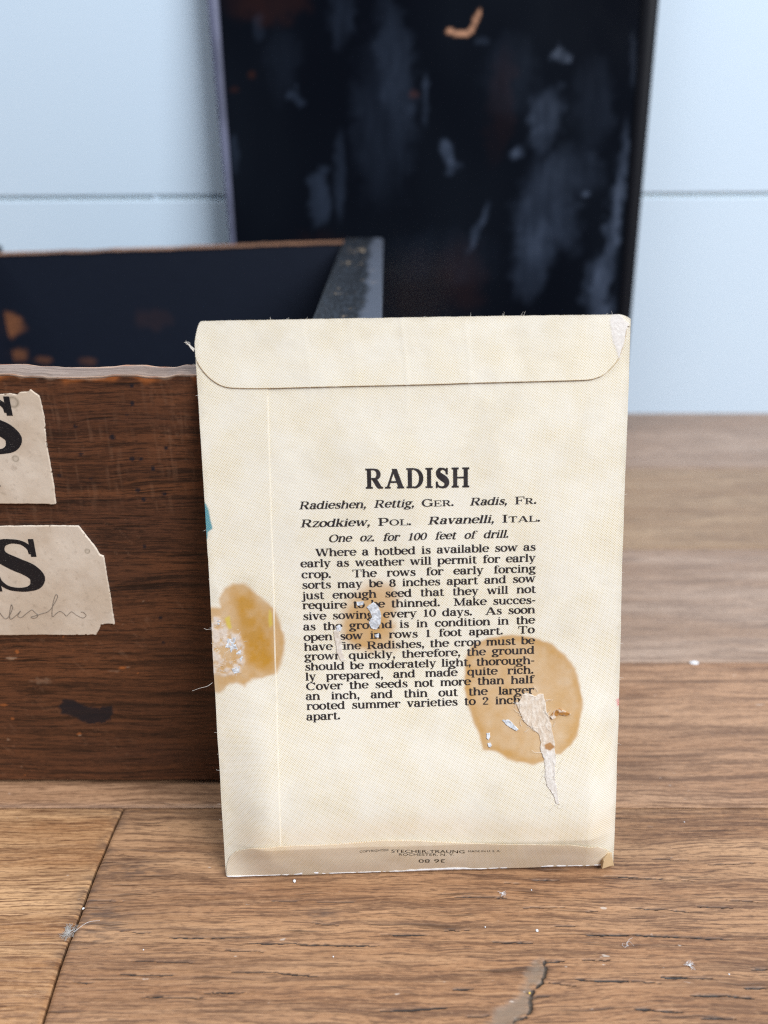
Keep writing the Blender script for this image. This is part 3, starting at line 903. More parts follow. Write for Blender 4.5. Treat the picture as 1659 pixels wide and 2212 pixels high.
GL = {
 'a': (98, [('a', 43, 68, 27, 26, 0, 165), ('v', 71, 8, 70), ('a', 41, 30, 27, 26, 10, 350), ('b', 20, 74, 11), ('h', 71, 96, 0)]),
 'b': (106, [('v', 22, 4, 152), ('h', 2, 22, 142), ('a', 58, 49, 36, 44, 0, 360)]),
 'c': (94, [('a', 50, 50, 38, 44, 45, 322), ('b', 76, 74, 13)]),
 'd': (112, [('a', 48, 49, 36, 44, 0, 360), ('v', 84, 0, 152), ('h', 64, 84, 142), ('h', 84, 106, 0)]),
 'e': (97, [('a', 50, 50, 38, 44, 0, 322), ('h', 16, 90, 48)]),
 'f': (72, [('v', 32, 0, 118), ('a', 58, 118, 26, 30, 50, 180), ('b', 76, 134, 12), ('h', 5, 70, 88), ('h', 8, 64, 0)]),
 'g': (102, [('a', 45, 67, 29, 27, 0, 360), ('a', 48, -20, 38, 21, 0, 360), ('d', 26, 42, 20, 22, 11), ('d', 20, 20, 74, 4, 14), ('d', 68, 86, 92, 96, 10), ('b', 92, 90, 10)]),
 'h': (114, [('v', 22, 0, 152), ('h', 2, 22, 142), ('a', 58, 56, 30, 38, 0, 165), ('v', 89, 0, 58), ('h', 3, 44, 0), ('h', 68, 110, 0)]),
 'i': (54, [('v', 26, 0, 95), ('h', 5, 26, 88), ('h', 3, 50, 0), ('b', 25, 132, 15)]),
 'j': (52, [('v', 30, -22, 95), ('h', 8, 30, 88), ('a', 10, -22, 20, 20, 220, 360), ('b', -5, -32, 10), ('b', 30, 132, 15)]),
 'k': (108, [('v', 22, 0, 152), ('h', 2, 22, 142), ('h', 2, 46, 0), ('d', 30, 40, 82, 92, 11), ('d', 48, 60, 88, 4, 25), ('h', 64, 106, 0), ('h', 60, 102, 88)]),
 'l': (54, [('v', 26, 0, 152), ('h', 4, 26, 142), ('h', 3, 50, 0)]),
 'm': (164, [('v', 22, 0, 95), ('h', 2, 22, 88), ('h', 3, 42, 0), ('a', 52, 56, 28, 36, 0, 165), ('v', 81, 0, 60), ('h', 63, 99, 0), ('a', 111, 56, 28, 36, 0, 165), ('v', 140, 0, 60), ('h', 120, 160, 0)]),
 'n': (114, [('v', 22, 0, 95), ('h', 2, 22, 88), ('a', 58, 56, 30, 38, 0, 165), ('v', 89, 0, 58), ('h', 3, 44, 0), ('h', 68, 110, 0)]),
 'o': (100, [('a', 50, 49, 38, 44, 0, 360)]),
 'p': (108, [('v', 22, -45, 95), ('h', 2, 22, 88), ('h', 3, 46, -45), ('a', 58, 49, 36, 44, 0, 360)]),
 'q': (110, [('a', 48, 49, 36, 44, 0, 360), ('v', 84, -45, 95), ('h', 62, 107, -45)]),
 'r': (86, [('v', 24, 0, 95), ('h', 3, 24, 88), ('h', 3, 52, 0), ('a', 58, 60, 28, 32, 60, 165), ('b', 76, 80, 13)]),
 's': (86, [('p', [(69, 70, 9), (66, 80, 9), (56, 89, 9), (43, 91, 10), (28, 86, 16), (22, 74, 21), (28, 61, 24), (44, 50, 26), (62, 40, 26), (71, 26, 23), (66, 11, 17), (54, 4, 10), (40, 3, 9), (26, 7, 9), (16, 18, 9), (14, 30, 9)]), ('d', 70, 95, 70, 66, 9), ('d', 13, 33, 13, 0, 9)]),
 's_old': (86, [('a', 42, 71, 26, 22, 35, 250), ('a', 43, 27, 28, 22, -150, 75), ('d', 24, 62, 64, 36, 21), ('d', 70, 94, 70, 68, 9), ('d', 13, 32, 13, 4, 9)]),
 't': (68, [('v', 28, 16, 126), ('h', 4, 62, 88), ('a', 47, 20, 19, 18, 180, 325)]),
 'u': (113, [('v', 23, 30, 95), ('h', 3, 23, 88), ('a', 53, 34, 30, 30, 180, 350), ('v', 86, 0, 95), ('h', 66, 86, 88), ('h', 86, 108, 0)]),
 'v': (104, [('d', 20, 95, 52, 3, 25), ('d', 86, 95, 54, 3, 11), ('h', 0, 42, 88), ('h', 64, 104, 88)]),
 'w': (152, [('d', 18, 95, 46, 3, 24), ('d', 76, 95, 48, 3, 11), ('d', 76, 95, 104, 3, 24), ('d', 134, 95, 106, 3, 11), ('h', 0, 38, 88), ('h', 114, 152, 88)]),
 'y': (104, [('d', 20, 95, 54, 3, 25), ('d', 86, 95, 40, -34, 11), ('b', 28, -34, 12), ('h', 0, 42, 88), ('h', 64, 104, 88)]),
 'z': (90, [('h', 8, 80, 88), ('h', 8, 84, 0), ('d', 74, 90, 16, 8, 21), ('d', 12, 96, 12, 68, 9), ('d', 82, 2, 82, 32, 9)]),
 'W': (200, [('d', 22, 145, 60, 3, 27), ('d', 100, 145, 62, 3, 12), ('d', 100, 145, 138, 3, 27), ('d', 178, 145, 140, 3, 12), ('h', 0, 48, 138), ('h', 76, 122, 138), ('h', 152, 200, 138)]),
 'T': (148, [('v', 74, 0, 148), ('h', 44, 104, 0), ('h', 10, 138, 138), ('d', 14, 148, 14, 104, 11), ('d', 134, 148, 134, 104, 11)]),
 'M': (186, [('d', 32, 148, 32, 0, 12), ('d', 36, 145, 92, 6, 27), ('d', 150, 145, 94, 6, 12), ('v', 152, 0, 148), ('h', 4, 44, 138), ('h', 8, 58, 0), ('h', 126, 180, 0), ('h', 148, 180, 138)]),
 'A': (164, [('d', 80, 148, 24, 4, 13), ('d', 82, 148, 138, 4, 29), ('h', 46, 116, 42), ('h', 2, 50, 0), ('h', 104, 164, 0)]),
 'R': (154, [('v', 36, 0, 148), ('h', 6, 82, 138), ('h', 6, 66, 0), ('a', 80, 108, 36, 35, -90, 90), ('h', 40, 82, 68), ('d', 80, 72, 124, 6, 27), ('h', 108, 152, 0)]),
 'C': (148, [('a', 78, 74, 60, 69, 42, 318), ('d', 130, 148, 130, 100, 11)]),
 'O': (152, [('a', 76, 74, 60, 69, 0, 360)]),
 'G': (156, [('a', 76, 74, 60, 69, 42, 320), ('v', 130, 8, 62), ('h', 100, 152, 58), ('d', 128, 148, 128, 102, 11)]),
 'F': (138, [('v', 36, 0, 148), ('h', 6, 130, 138), ('d', 127, 148, 127, 102, 11), ('h', 40, 94, 70), ('d', 94, 96, 94, 52, 10), ('h', 6, 70, 0)]),
 'E': (146, [('v', 36, 0, 148), ('h', 6, 130, 138), ('d', 127, 148, 127, 102, 11), ('h', 40, 94, 70), ('d', 94, 96, 94, 52, 10), ('h', 6, 134, 0), ('d', 131, 2, 131, 48, 11)]),
 'P': (138, [('v', 36, 0, 148), ('h', 6, 80, 138), ('a', 80, 104, 38, 39, -90, 90), ('h', 40, 80, 60), ('h', 6, 70, 0)]),
 'L': (138, [('v', 38, 0, 148), ('h', 8, 72, 138), ('h', 8, 130, 0), ('d', 127, 2, 127, 54, 11)]),
 'I': (76, [('v', 37, 0, 148), ('h', 6, 68, 138), ('h', 6, 68, 0)]),
 'D': (152, [('v', 36, 0, 148), ('h', 6, 72, 138), ('h', 6, 72, 0), ('a', 70, 74, 62, 69, -90, 90)]),
 'S': (126, [('p', [(101, 108, 12), (98, 124, 12), (84, 139, 11), (62, 143, 12), (41, 137, 21), (31, 117, 29), (38, 97, 34), (62, 79, 38), (88, 62, 38), (102, 40, 33), (96, 17, 24), (80, 6, 14), (58, 4, 11), (36, 10, 11), (22, 26, 11), (18, 44, 11)]), ('d', 104, 150, 104, 100, 11), ('d', 17, 48, 17, -2, 11)]),
 'S_old': (126, [('a', 62, 109, 40, 34, 28, 248), ('a', 64, 38, 44, 34, -152, 70), ('d', 34, 94, 94, 54, 29), ('d', 104, 150, 104, 100, 11), ('d', 17, 48, 17, -2, 11)]),
 'H': (162, [('v', 36, 0, 148), ('v', 126, 0, 148), ('h', 6, 66, 138), ('h', 6, 66, 0), ('h', 96, 156, 138), ('h', 96, 156, 0), ('h', 40, 122, 68)]),
 '1': (92, [('v', 44, 0, 144), ('h', 14, 76, 0), ('d', 42, 140, 20, 116, 12)]),
 '0': (102, [('a', 50, 72, 37, 68, 0, 360)]),
 '8': (100, [('a', 50, 107, 28, 32, 0, 360), ('a', 50, 38, 34, 36, 0, 360)]),
 '2': (98, [('a', 48, 104, 30, 36, -25, 165), ('d', 74, 86, 18, 10, 15), ('h', 12, 88, 0), ('h', 12, 88, 7), ('b', 22, 106, 13)]),
 '.': (38, [('b', 18, 14, 17)]),
 ',': (42, [('b', 20, 13, 16), ('d', 30, 12, 14, -34, 14)]),
 '-': (60, [('h', 5, 52, 42), ('h', 5, 52, 48)]),
}


def glyph(ch):
    """Convex-quad strips in design units (x-height 95)."""
    polys = []
    k = ST['S'] / 25.0
    for p in GL[ch][1]:
        if p[0] == 'v':
            _, x, y0, y1 = p
            w = ST['S'] / 2
            polys.append(([(x - w, y0), (x + w, y0), (x + w, y1), (x - w, y1)],))
        elif p[0] == 'h':
            _, x0, x1, y = p
            polys.append(([(x0, y), (x1, y), (x1, y + ST['T']), (x0, y + ST['T'])],))
        elif p[0] == 'd':
            _, x0, y0, x1, y1, w = p
            dx, dy = x1 - x0, y1 - y0
            L = math.hypot(dx, dy)
            nx, ny = -dy / L * w * k / 2, dx / L * w * k / 2
            if abs(dy) > abs(dx) * .4:                      # cut level with the line
                hx = w * k / 2 * L / abs(dy)
                polys.append(([(x0 - hx, y0), (x1 - hx, y1), (x1 + hx, y1), (x0 + hx, y0)],))
            else:
                polys.append(([(x0 + nx, y0 + ny), (x1 + nx, y1 + ny), (x1 - nx, y1 - ny), (x0 - nx, y0 - ny)],))
        elif p[0] == 'a':
            o, i = arc(*p[1:])
            polys.append([[tuple(o[j]), tuple(o[j + 1]), tuple(i[j + 1]), tuple(i[j])] for j in range(len(o) - 1)])
        elif p[0] == 'p':
            q = smooth_path([v[:2] for v in p[1]], 4)
            w = np.interp(np.linspace(0, 1, len(q)), np.linspace(0, 1, len(p[1])), [v[2] for v in p[1]]) * k / 2
            tg = np.gradient(q, axis=0); tg /= np.linalg.norm(tg, axis=1)[:, None]
            nn = np.stack([-tg[:, 1], tg[:, 0]], -1) * w[:, None]
            o, i = q + nn, q - nn
            polys.append([[tuple(o[j]), tuple(o[j + 1]), tuple(i[j + 1]), tuple(i[j])][::-1] for j in range(len(q) - 1)])
        elif p[0] == 'b':
            _, x, y, r = p
            th = np.linspace(0, 2 * math.pi, 10, endpoint=False)
            polys.append(([(x + r * math.cos(q), y + r * math.sin(q)) for q in th],))
    return polys


class Ink:
    """Collects flat lettering and lays it on a surface as one mesh."""

    def __init__(s):
        s.V, s.F, s.lift = [], [], []
        s.k = 0

    def poly(s, pts, lay):
        b = len(s.V)
        s.V += pts
        s.lift += [lay] * len(pts)
        s.F.append(list(range(b, b + len(pts))))

    def text(s, items, xform):
        """items: (char, x offset, x scale, y scale, slant); xform maps design units to surface coordinates."""
        for ch, x, sx, sy, slant in items:
            low = ch.islower()
            for poly in glyph(ch):
                s.k = (s.k + 1) % 14
                for q in poly:
                    pts = []
                    for gx, gy in q:
                        if low or ch in ',.-':
                            yy = gy if gy <= 95 else 95 + (gy - 95) * 0.66
                            yy = yy * .8 if yy < 0 else yy
                        else:
                            yy = gy * 0.86
                        yy *= sy
                        pts.append(xform(x + gx * sx + slant * yy, yy))
                    s.poly(pts, s.k)
        return s

    def build(s, name, place, mat, parent):
        V = np.array(s.V)
        P = place(V[:, 0], V[:, 1], np.array(s.lift, float))
        # face the way the surface faces
        return mesh_obj(name, P, s.F, mat, parent, smooth=False)


def face_ink(x, z, k):
    y = B_Y0 + (B_YT - B_Y0) / 0.1 * z - .0001 - (.00025 + .0004 * fbm(x * 120, z * 120, 8, 3)) - .00004 - k * 2e-6
    return np.stack([x, y, z], -1)


ST.update(S=26.0, H=12.0, T=11.0)
for (lab, xr_px, ytop, ybot, wpx) in ((up, 36, 853, 977, 104), (lo, 87, 1160, 1273, 94)):
    x1, z1 = face(xr_px, ytop); x0, z0 = face(xr_px - wpx, ybot)
    ink = Ink()
    hh, ww = (z1 - z0) / (152 * .86), (x1 - x0) / 114
    ink.text([('S', 0, 1, 1, 0)], lambda a, b: (x0 + (a - 8) * ww, z0 + b * hh))
    ink.build('printed_letter', face_ink, M_ink, lab)


wr = [(-40, 790), (0, 745), (25, 770), (50, 792), (75, 775), (100, 720), (92, 690), (80, 760), (88, 795), (125, 770), (160, 735), (140, 770), (165, 782), (200, 755), (240, 728), (262, 745), (285, 768), (262, 788), (235, 780), (300, 760), (370, 730), (425, 640), (412, 620), (392, 690), (388, 775), (420, 752), (445, 738), (470, 752), (490, 772), (510, 755), (530, 742), (560, 765), (605, 786), (632, 772), (615, 748), (595, 745)]
wp = smooth_path([face(*V3(a, b)) for a, b in wr])
wpp = face_ink(wp[:, 0], wp[:, 1], np.zeros(len(wp)))
tubes('pencil_writing', [wpp], M_pencil, .00009, .00007, lo)
up2 = smooth_path([face(*V2(a, b)) for a, b in [(-60, 950), (-30, 920), (-8, 930), (8, 938), (14, 936)]])
tubes('pencil_writing', [face_ink(up2[:, 0], up2[:, 1], np.zeros(len(up2)))], M_ink, .0002, .0001, up)

# ------------------------------------------------------------------ seed packet (u, v in mm on its back face)
PW, PH = 83.0, 115.1
PO = np.array([-0.03362518, 0.11491723, 0.0])
EA = np.array([0.08296641, 0.00219564, 0.0008682]) / PW
EB = np.array([-0.00226606, 0.03174061, 0.11060588]) / PH
EN = np.cross(EA, EB); EN /= np.linalg.norm(EN)
if EN[1] > 0:
    EN = -EN
EN = EN * 0.001


def pk_off(u, v):
    e = np.minimum(sstep(-1, 11, u), sstep(84, 76, u))
    B = 3.3 * e * (0.92 + 0.16 * vnoise(np.asarray(u) / 17, np.asarray(u) * 0, 5))
    g = np.where(v < 8, np.clip(v, 0, 8) / 8, 0.5 + 0.5 * np.cos(np.pi * np.clip((v - 8) / 44, 0, 1)))
    g = np.where(v < 8, np.sin(g * math.pi / 2) * .35 + g * .65, g)
    o = B * g
    o = o + 0.9 * np.sin(np.pi * np.clip(u / PW, 0, 1)) * sstep(30, 90, v)          # soft belly of a filled packet
    o = o + 0.5 * (fbm(np.asarray(u) / 20, np.asarray(v) / 24, 2, 3) - .5)
    o = o + .16 * (fbm(np.asarray(u) / 5, np.asarray(v) / 6, 12, 3) - .5)
    # soft vertical creases in the upper part
    for cu, a, w in ((39.5, .06, .35), (21, .03, .5), (51.5, .04, .4), (30, .04, .8)):
        o = o + a * np.exp(-((u - cu - .6 * np.sin(v / 5)) / w) ** 2) * sstep(95, 104, v)
    return o


def pk(u, v, lift=0.0):
    u, v = np.asarray(u, float), np.asarray(v, float)
    uw = u + (0.35 * (fbm(v / 16, v * 0 + 3, 41, 3) - .5)) * (1 - 2 * np.clip(u / PW, 0, 1))
    return PO + uw[..., None] * EA + v[..., None] * EB + (pk_off(u, v) + lift)[..., None] * EN


def pk_inv(px, py):
    px, py = np.asarray(px, float), np.asarray(py, float)
    u = (px - 425) / 900 * PW
    v = (1885 - py) / 1190 * PH
    for _ in range(12):
        p = project(pk(u, v)); pu = project(pk(u + .05, v)); pv = project(pk(u, v + .05))
        ju, jv = (pu - p) / .05, (pv - p) / .05
        r = np.stack([px, py], -1) - p
        det = ju[..., 0] * jv[..., 1] - ju[..., 1] * jv[..., 0]
        du = (r[..., 0] * jv[..., 1] - r[..., 1] * jv[..., 0]) / det
        dv = (ju[..., 0] * r[..., 1] - ju[..., 1] * r[..., 0]) / det
        u, v = u + np.clip(du, -8, 8) * .9, v + np.clip(dv, -8, 8) * .9
    return u, v


def pkp(pts):
    a = np.array(pts, float)
    u, v = pk_inv(a[:, 0], a[:, 1])
    return np.stack([u, v], -1)


C5 = lambda X, Y: (411.5 + X * .248, 1207 + Y * .248)
C4 = lambda X, Y: (603.5 + X * .3637, 1289.2 + Y * .3637)
C6 = lambda X, Y: (960 + X * .2315, 1344 + Y * .2315)
C1 = lambda X, Y: (384 + X * .3307, 658.3 + Y * .3307)
C2 = lambda X, Y: (877.8 + X * .3307, 658.3 + Y * .3307)
S1 = pkp([C5(a, b) for a, b in [(255, 345), (300, 260), (370, 215), (460, 215), (530, 250), (580, 310), (650, 370), (730, 430), (770, 530), (810, 640), (825, 720), (810, 830), (780, 930), (740, 1000), (640, 1030), (540, 1050), (470, 1110), (400, 1080), (340, 1090), (250, 1165), (200, 1155), (150, 1000), (130, 600), (130, 430), (180, 410), (260, 420)]])
S1D = pkp([C5(a, b) for a, b in [(400, 350), (520, 300), (640, 400), (700, 430), (720, 560), (718, 960), (620, 960), (500, 900), (480, 760), (420, 600)]])
S2 = pkp([(760, 1285), (790, 1262), (820, 1256), (850, 1262), (862, 1290), (850, 1330), (846, 1380), (852, 1400), (800, 1410), (770, 1400), (745, 1380), (735, 1350), (745, 1315)])
S3 = pkp([C6(a, b) for a, b in [(185, 500), (190, 350), (260, 210), (400, 150), (560, 115), (720, 120), (860, 150), (1000, 200), (1130, 310), (1220, 430), (1260, 560), (1295, 720), (1270, 900), (1240, 1050), (1180, 1150), (1080, 1230), (1000, 1230), (930, 1300), (830, 1335), (700, 1310), (580, 1270), (480, 1210), (360, 1190), (320, 1050), (270, 930), (215, 750), (180, 620)]])
TORN1 = pkp([C5(a, b) for a, b in [(150, 500), (220, 490), (300, 560), (330, 650), (430, 640), (470, 780), (450, 900), (430, 1000), (330, 1020), (260, 1000), (170, 980), (150, 800)]])
TORN1B = pkp([C5(a, b) for a, b in [(300, 750), (330, 790), (400, 810), (430, 860), (390, 900), (330, 890), (280, 860), (270, 800)]])
TORN2 = pkp([(1316, 690), (1319, 714), (1323, 738), (1337, 773), (1345, 745), (1353, 715), (1358, 700), (1340, 680), (1322, 680)])
LEAF = pkp([V2(a, b) for a, b in [(1462, 1040), (1500, 1080), (1520, 1130), (1525, 1190), (1545, 1255), (1510, 1280), (1502, 1340), (1492, 1300), (1480, 1290), (1470, 1200)]])
REDP = pkp([C6(a, b) for a, b in [(1600, 715), (1650, 700), (1650, 775), (1610, 780)]])
YEL = pkp([C5(a, b) for a, b in [(300, 520), (340, 500), (355, 560), (360, 600), (340, 610), (310, 570)]])
YEL2 = pkp([C5(a, b) for a, b in [(690, 450), (708, 480), (715, 570), (690, 590), (680, 540)]])
DSH = pkp([C5(a, b) for a, b in [(150, 200), (190, 190), (240, 300), (215, 395), (140, 400)]])


def pk_fields(u, v):
    u, v = np.asarray(u, float), np.asarray(v, float)
    sh = u.shape
    uf, vf = u.ravel(), v.ravel()
    nz = fbm(uf / 1.6, vf / 1.6, 21, 4) - .5
    n2 = fbm(uf / 5, vf / 5, 23, 3) - .5

    def soft(poly, w, k=1.0):
        d = sdf(poly, uf, vf) + nz * k
        return sstep(w, -w, d), d
    s = np.zeros(uf.shape)
    a, d = soft(S1, .5, .8)
    s = np.maximum(s, a * (.74 + .3 * nz + .22 * soft(S1D, 1.2)[0] + .2 * n2))
    a, d = soft(S2, 1.6, 1.6)
    s = np.maximum(s, a * (.74 + .5 * n2))
    a, d = soft(S3, .38, .6)
    s = np.maximum(s, a * (.70 + .22 * nz + .10 * np.exp(-((d + .7) / .8) ** 2) + .18 * n2 + .12 * sstep(-6, -14, vf - 40 + 8)))
    # table bounce and crease shading painted in above the foot
    bounce_tint = np.exp(-((vf - 10.5 + 1.2 * np.sin(uf / 9)) / 3.2) ** 2) * (.10 + .16 * fbm(uf / 9, vf / 6, 51, 3)) * sstep(0, 8, uf)
    tear = .72 * soft(TORN1, .5, 1.4)[0] * (1 - soft(TORN1B, .4, .8)[0] * .95) * sstep(.28, .62, fbm(uf / .9, vf / .9, 61, 3))
    tear = np.maximum(tear, soft(TORN2, .25, .5)[0])
    leaf = soft(LEAF, .15, .3)[0]
    red = soft(REDP, .12, .3)[0]
    yel = np.maximum(soft(YEL, .2, .6)[0] * .8, soft(YEL2, .3, .4)[0] * .7)
    grime = soft(DSH, .8, 1.0)[0] * .45
    ed = np.minimum(np.minimum(uf, PW - uf), PH - vf)
    grime = np.maximum(grime, .35 * sstep(1.2, .0, ed + nz * 1.6))
    grime = np.maximum(grime, .17 * sstep(.55, .75, fbm(uf / 8, vf / 8, 71, 4)))
    r = lambda x: np.clip(x, 0, 1).reshape(sh)
    return {'stain': r(s), 'bounce_tint': r(bounce_tint), 'tear': r(tear), 'leaf': r(leaf), 'red': r(red), 'yel': r(yel), 'grime': r(grime)}


# paper: off-white stock printed with a fine yellow dot screen
t = NT('halftone_cream_paper')
uvn = t.uv()
pr = t.mapv(uvn, (100 / .365, 100 / .365, 1), rot=(0, 0, R(41)))
sp = t.n('ShaderNodeSeparateXYZ'); t.l(pr, sp.inputs[0])
ca = t.math('COSINE', t.math('MULTIPLY', sp.outputs[0], 2 * math.pi))
cb = t.math('COSINE', t.math('MULTIPLY', sp.outputs[1], 2 * math.pi))
dots = t.ss(t.math('ADD', ca, cb), .35, 1.35)
uvm = t.mapv(uvn, (100, 100, 1))
dn = t.noise(t.mapv(uvm, (.09, .09, 1)), 1.0, 3, .6)
fb_ = t.noise(t.mapv(uvm, (2.6, 2.6, 1), (3, 1, 0)), 1.0, 5, .65)
fib = t.noise(t.mapv(uvm, (9, 9, 1), (3, 1, 0)), 1.0, 3, .6)
amt = t.math('MULTIPLY', dots, t.ss(dn, .3, .72, .6, 1.0))
amt = t.math('MULTIPLY', amt, t.math('SUBTRACT', 1.0, t.attr('stain')))
c_ = t.mix(t.ss(dn, .35, .7), (0.855, 0.82, 0.745), (0.845, 0.795, 0.69))
c_ = t.mix(amt, c_, (0.56, 0.42, 0.15))
c_ = t.mix(t.math('MULTIPLY', t.ss(fb_, .5, .75), .12), c_, (0.55, 0.47, 0.33))
c_ = t.mix(t.attr('bounce_tint'), c_, (0.66, 0.40, 0.17))
stn = t.math('MULTIPLY', t.attr('stain'), t.ss(fib, .2, .8, .92, 1.06))
c_ = t.mix(stn, c_, srgb(188, 136, 44))
spk = t.noise(t.mapv(uvm, (3.1, 3.1, 1), (7, 3, 0)), 1.0, 2, .5)
c_ = t.mix(t.math('MULTIPLY', t.ss(spk, .735, .77), t.math('MULTIPLY', t.attr('stain'), .9)), c_, srgb(80, 55, 35))
c_ = t.mix(t.math('MULTIPLY', t.attr('grime'), .6), c_, (0.46, 0.40, 0.30))
tt = t.math('MULTIPLY', t.attr('tear'), t.ss(fib, .3, .62, .6, .98))
c_ = t.mix(tt, c_, (0.78, 0.74, 0.72))
lf = t.mix(t.ss(dots, .2, .7), (0.07, 0.26, 0.36), (0.30, 0.45, 0.30))
c_ = t.mix(t.attr('leaf'), c_, lf)
c_ = t.mix(t.math('MULTIPLY', t.attr('red'), t.ss(dots, .1, .8, .45, 1)), c_, (0.72, 0.10, 0.12))
c_ = t.mix(t.attr('yel'), c_, (0.66, 0.52, 0.08))
hh = t.math('ADD', t.math('MULTIPLY', fb_, .6), t.math('MULTIPLY', tt, t.math('MULTIPLY', fib, 1.6)))
t.bump(hh, .22, .0003)
M_paper = t.out(c_, t.math('SUBTRACT', .62, t.math('MULTIPLY', t.attr('stain'), .12)), .35)
M_edge = plain('cut_paper_edge', (0.86, 0.80, 0.68), .7, .3)

packet = empty('seed_packet', tuple(PO + EA * 41))
tag(packet, 'upright cream paper seed packet headed RADISH with brown glue stains', 'seed packet')


def vtop(u):
    l = np.array([[422.8, 745], [424, 728], [428, 712], [436, 701], [450, 696.8]])
    v = np.full(np.shape(u), PH - .15)
    u = np.asarray(u, float)
    v = v - 4.4 * np.clip(1 - u / 1.6, 0, 1) ** 2 - .9 * np.clip((u - 80.4) / 2.6, 0, 1) ** 2
    return v + .10 * (fbm(u / 1.2, u * 0, 81, 3) - .5)


def sheet(name, us, vlo, vhi, nv, lift, thick, mat=M_paper):
    us = np.asarray(us, float)
    k = np.linspace(0, 1, nv)[:, None]
    a, b = vlo(us)[None], vhi(us)[None]
    V = a + (b - a) * k
    U = np.repeat(us[None], nv, 0)
    lf = lift(U, V) if callable(lift) else np.full(U.shape, lift)
    F = pk_fields(U, V)
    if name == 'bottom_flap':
        F['bounce_tint'] = np.clip(F['bounce_tint'] + .26, 0, 1)  # flap warmed evenly to stand for light bounced off the table
    lf = lf + F['tear'] * .12 * (fbm(U / .5, V / .5, 91, 3) - .3)
    return slab(name, pk(U, V, lf), -EN * thick, mat, packet, F, np.stack([U / 100, V / 100], -1))


uu = np.linspace(0, PW, 140)
sheet('front_sheet', uu, lambda u: 0.02 + 0 * u, vtop, 170, -.25, .85)
# seam: the line where the back panel laps over the side flap
sm_px = pkp([(577, 836), (580, 950), (586, 1150), (592, 1330), (598, 1560), (603, 1740), (606, 1824)])
SEAM_U = lambda v: np.interp(v, sm_px[::-1, 1], sm_px[::-1, 0])
ul = np.linspace(0, 1, 80)


def seam_sheet(name, left, lift, thick, nu, nv):
    vv = np.linspace(0.05, 1, nv)
    k = np.linspace(0, 1, nu)[None]
    V0 = np.repeat(np.linspace(0.1, PH - .4, nv)[:, None], nu, 1)
    sU = SEAM_U(V0)
    U = sU * k + .05 if left else sU + (PW - .05 - sU) * k
    V = np.minimum(V0, vtop(U) - .12)
    F = pk_fields(U, V)
    lf = np.full(U.shape, lift) + F['tear'] * .22 * (fbm(U / .45, V / .45, 91, 3) - .3)
    return slab(name, pk(U, V, lf), -EN * thick, M_paper, packet, F, np.stack([U / 100, V / 100], -1))


seam_sheet('back_panel', False, .02, .14, 260, 440)
seam_sheet('side_flap', True, .13, .12, 70, 440)
# bright cut edge of the lap
vv = np.linspace(6, 100.5, 220)
eg = np.stack([pk(SEAM_U(vv) - .12 + .13 * k, vv, .145 - .02 * k + 0 * vv) for k in (0, 1, 2)], 1)
slab('lap_edge', eg, -EN * .12, M_edge, packet)
# top flap
tf = pkp([C1(118, 330), C1(128, 370), C1(150, 410), C1(200, 470), C1(260, 515), C1(320, 538), C1(400, 545), C1(580, 546), C1(1000, 535), C1(1659, 520), C2(400, 512), C2(800, 502), C2(1100, 494), C2(1200, 488), C2(1250, 474), C2(1290, 455), C2(1350, 400), C2(1387, 345), C2(1420, 250), C2(1440, 140)])
TFU, TFV = tf[:, 0].copy(), tf[:, 1]
TFU[0] = 0.0
TFU = np.maximum.accumulate(TFU + np.arange(len(TFU)) * 1e-4)
us = spaced((.06, 9, .12), (9, 74, .35), (74, PW - .12, .12))
sheet('top_flap', us, lambda u: np.interp(u, TFU, TFV), lambda u: vtop(u) - .04, 64, lambda U, V: .30 + .02 * sstep(4, 0, V - np.interp(U, TFU, TFV)) * vnoise(U / 9, U * 0, 7), .15)
ep = smooth_path(np.stack([TFU, TFV], -1)[1:], 8)
et = np.gradient(ep, axis=0); et /= np.linalg.norm(et, axis=1)[:, None]
en_ = np.stack([-et[:, 1], et[:, 0]], -1)
eg = np.stack([pk(*(ep + en_ * (.13 * k - .03)).T, .335 - .03 * (1 - k) + 0 * ep[:, 0]) for k in (0, 1)], 0)
slab('flap_edge', eg, -EN * .12, plain('toned_flap_edge', (0.52, 0.40, 0.26), .7, .3), packet)
# bottom flap, its free edge a little open
bf = pkp([(490, 1876), (491.5, 1864), (495, 1853), (501, 1843.5), (511, 1837), (526, 1832), (548, 1829), (604, 1826), (736, 1821), (822, 1813.5), (900, 1813), (1000, 1819), (1111, 1822), (1230, 1822), (1290, 1827), (1312, 1834), (1319, 1842)])
BFU, BFV = bf[:, 0], bf[:, 1]
us = spaced((BFU[0], 12, .12), (12, 74, .3), (74, BFU[-1], .12))
bfv = lambda u: np.interp(u, BFU, BFV) + .12 * (fbm(np.asarray(u) / 1.5, np.asarray(u) * 0, 19, 3) - .5)
BFL = lambda U, V: .30 + .16 * sstep(3.5, 0, np.interp(U, BFU, BFV) - V) * (.5 + vnoise(U / 7, U * 0, 17)) * sstep(0, 6, U - BFU[0]) + .12 * vnoise(U / 6, V / 3, 18)
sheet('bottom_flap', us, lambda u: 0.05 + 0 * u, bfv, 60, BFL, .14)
# frayed white paper edge along the foot
ub = spaced((.3, 82.4, .3))
eg = np.stack([pk(ub, 0.02 + (.28 + .5 * sstep(.5, .8, fbm(ub / 6, ub * 0, 37, 3))) * k, .40 + .2 * (fbm(ub / .9, ub * 0, 33, 3) - .5)) for k in (0, 1)], 0)
slab('frayed_foot', eg, -EN * .12, plain('torn_white_paper_edge', (0.82, 0.80, 0.82), .8, .2), packet)
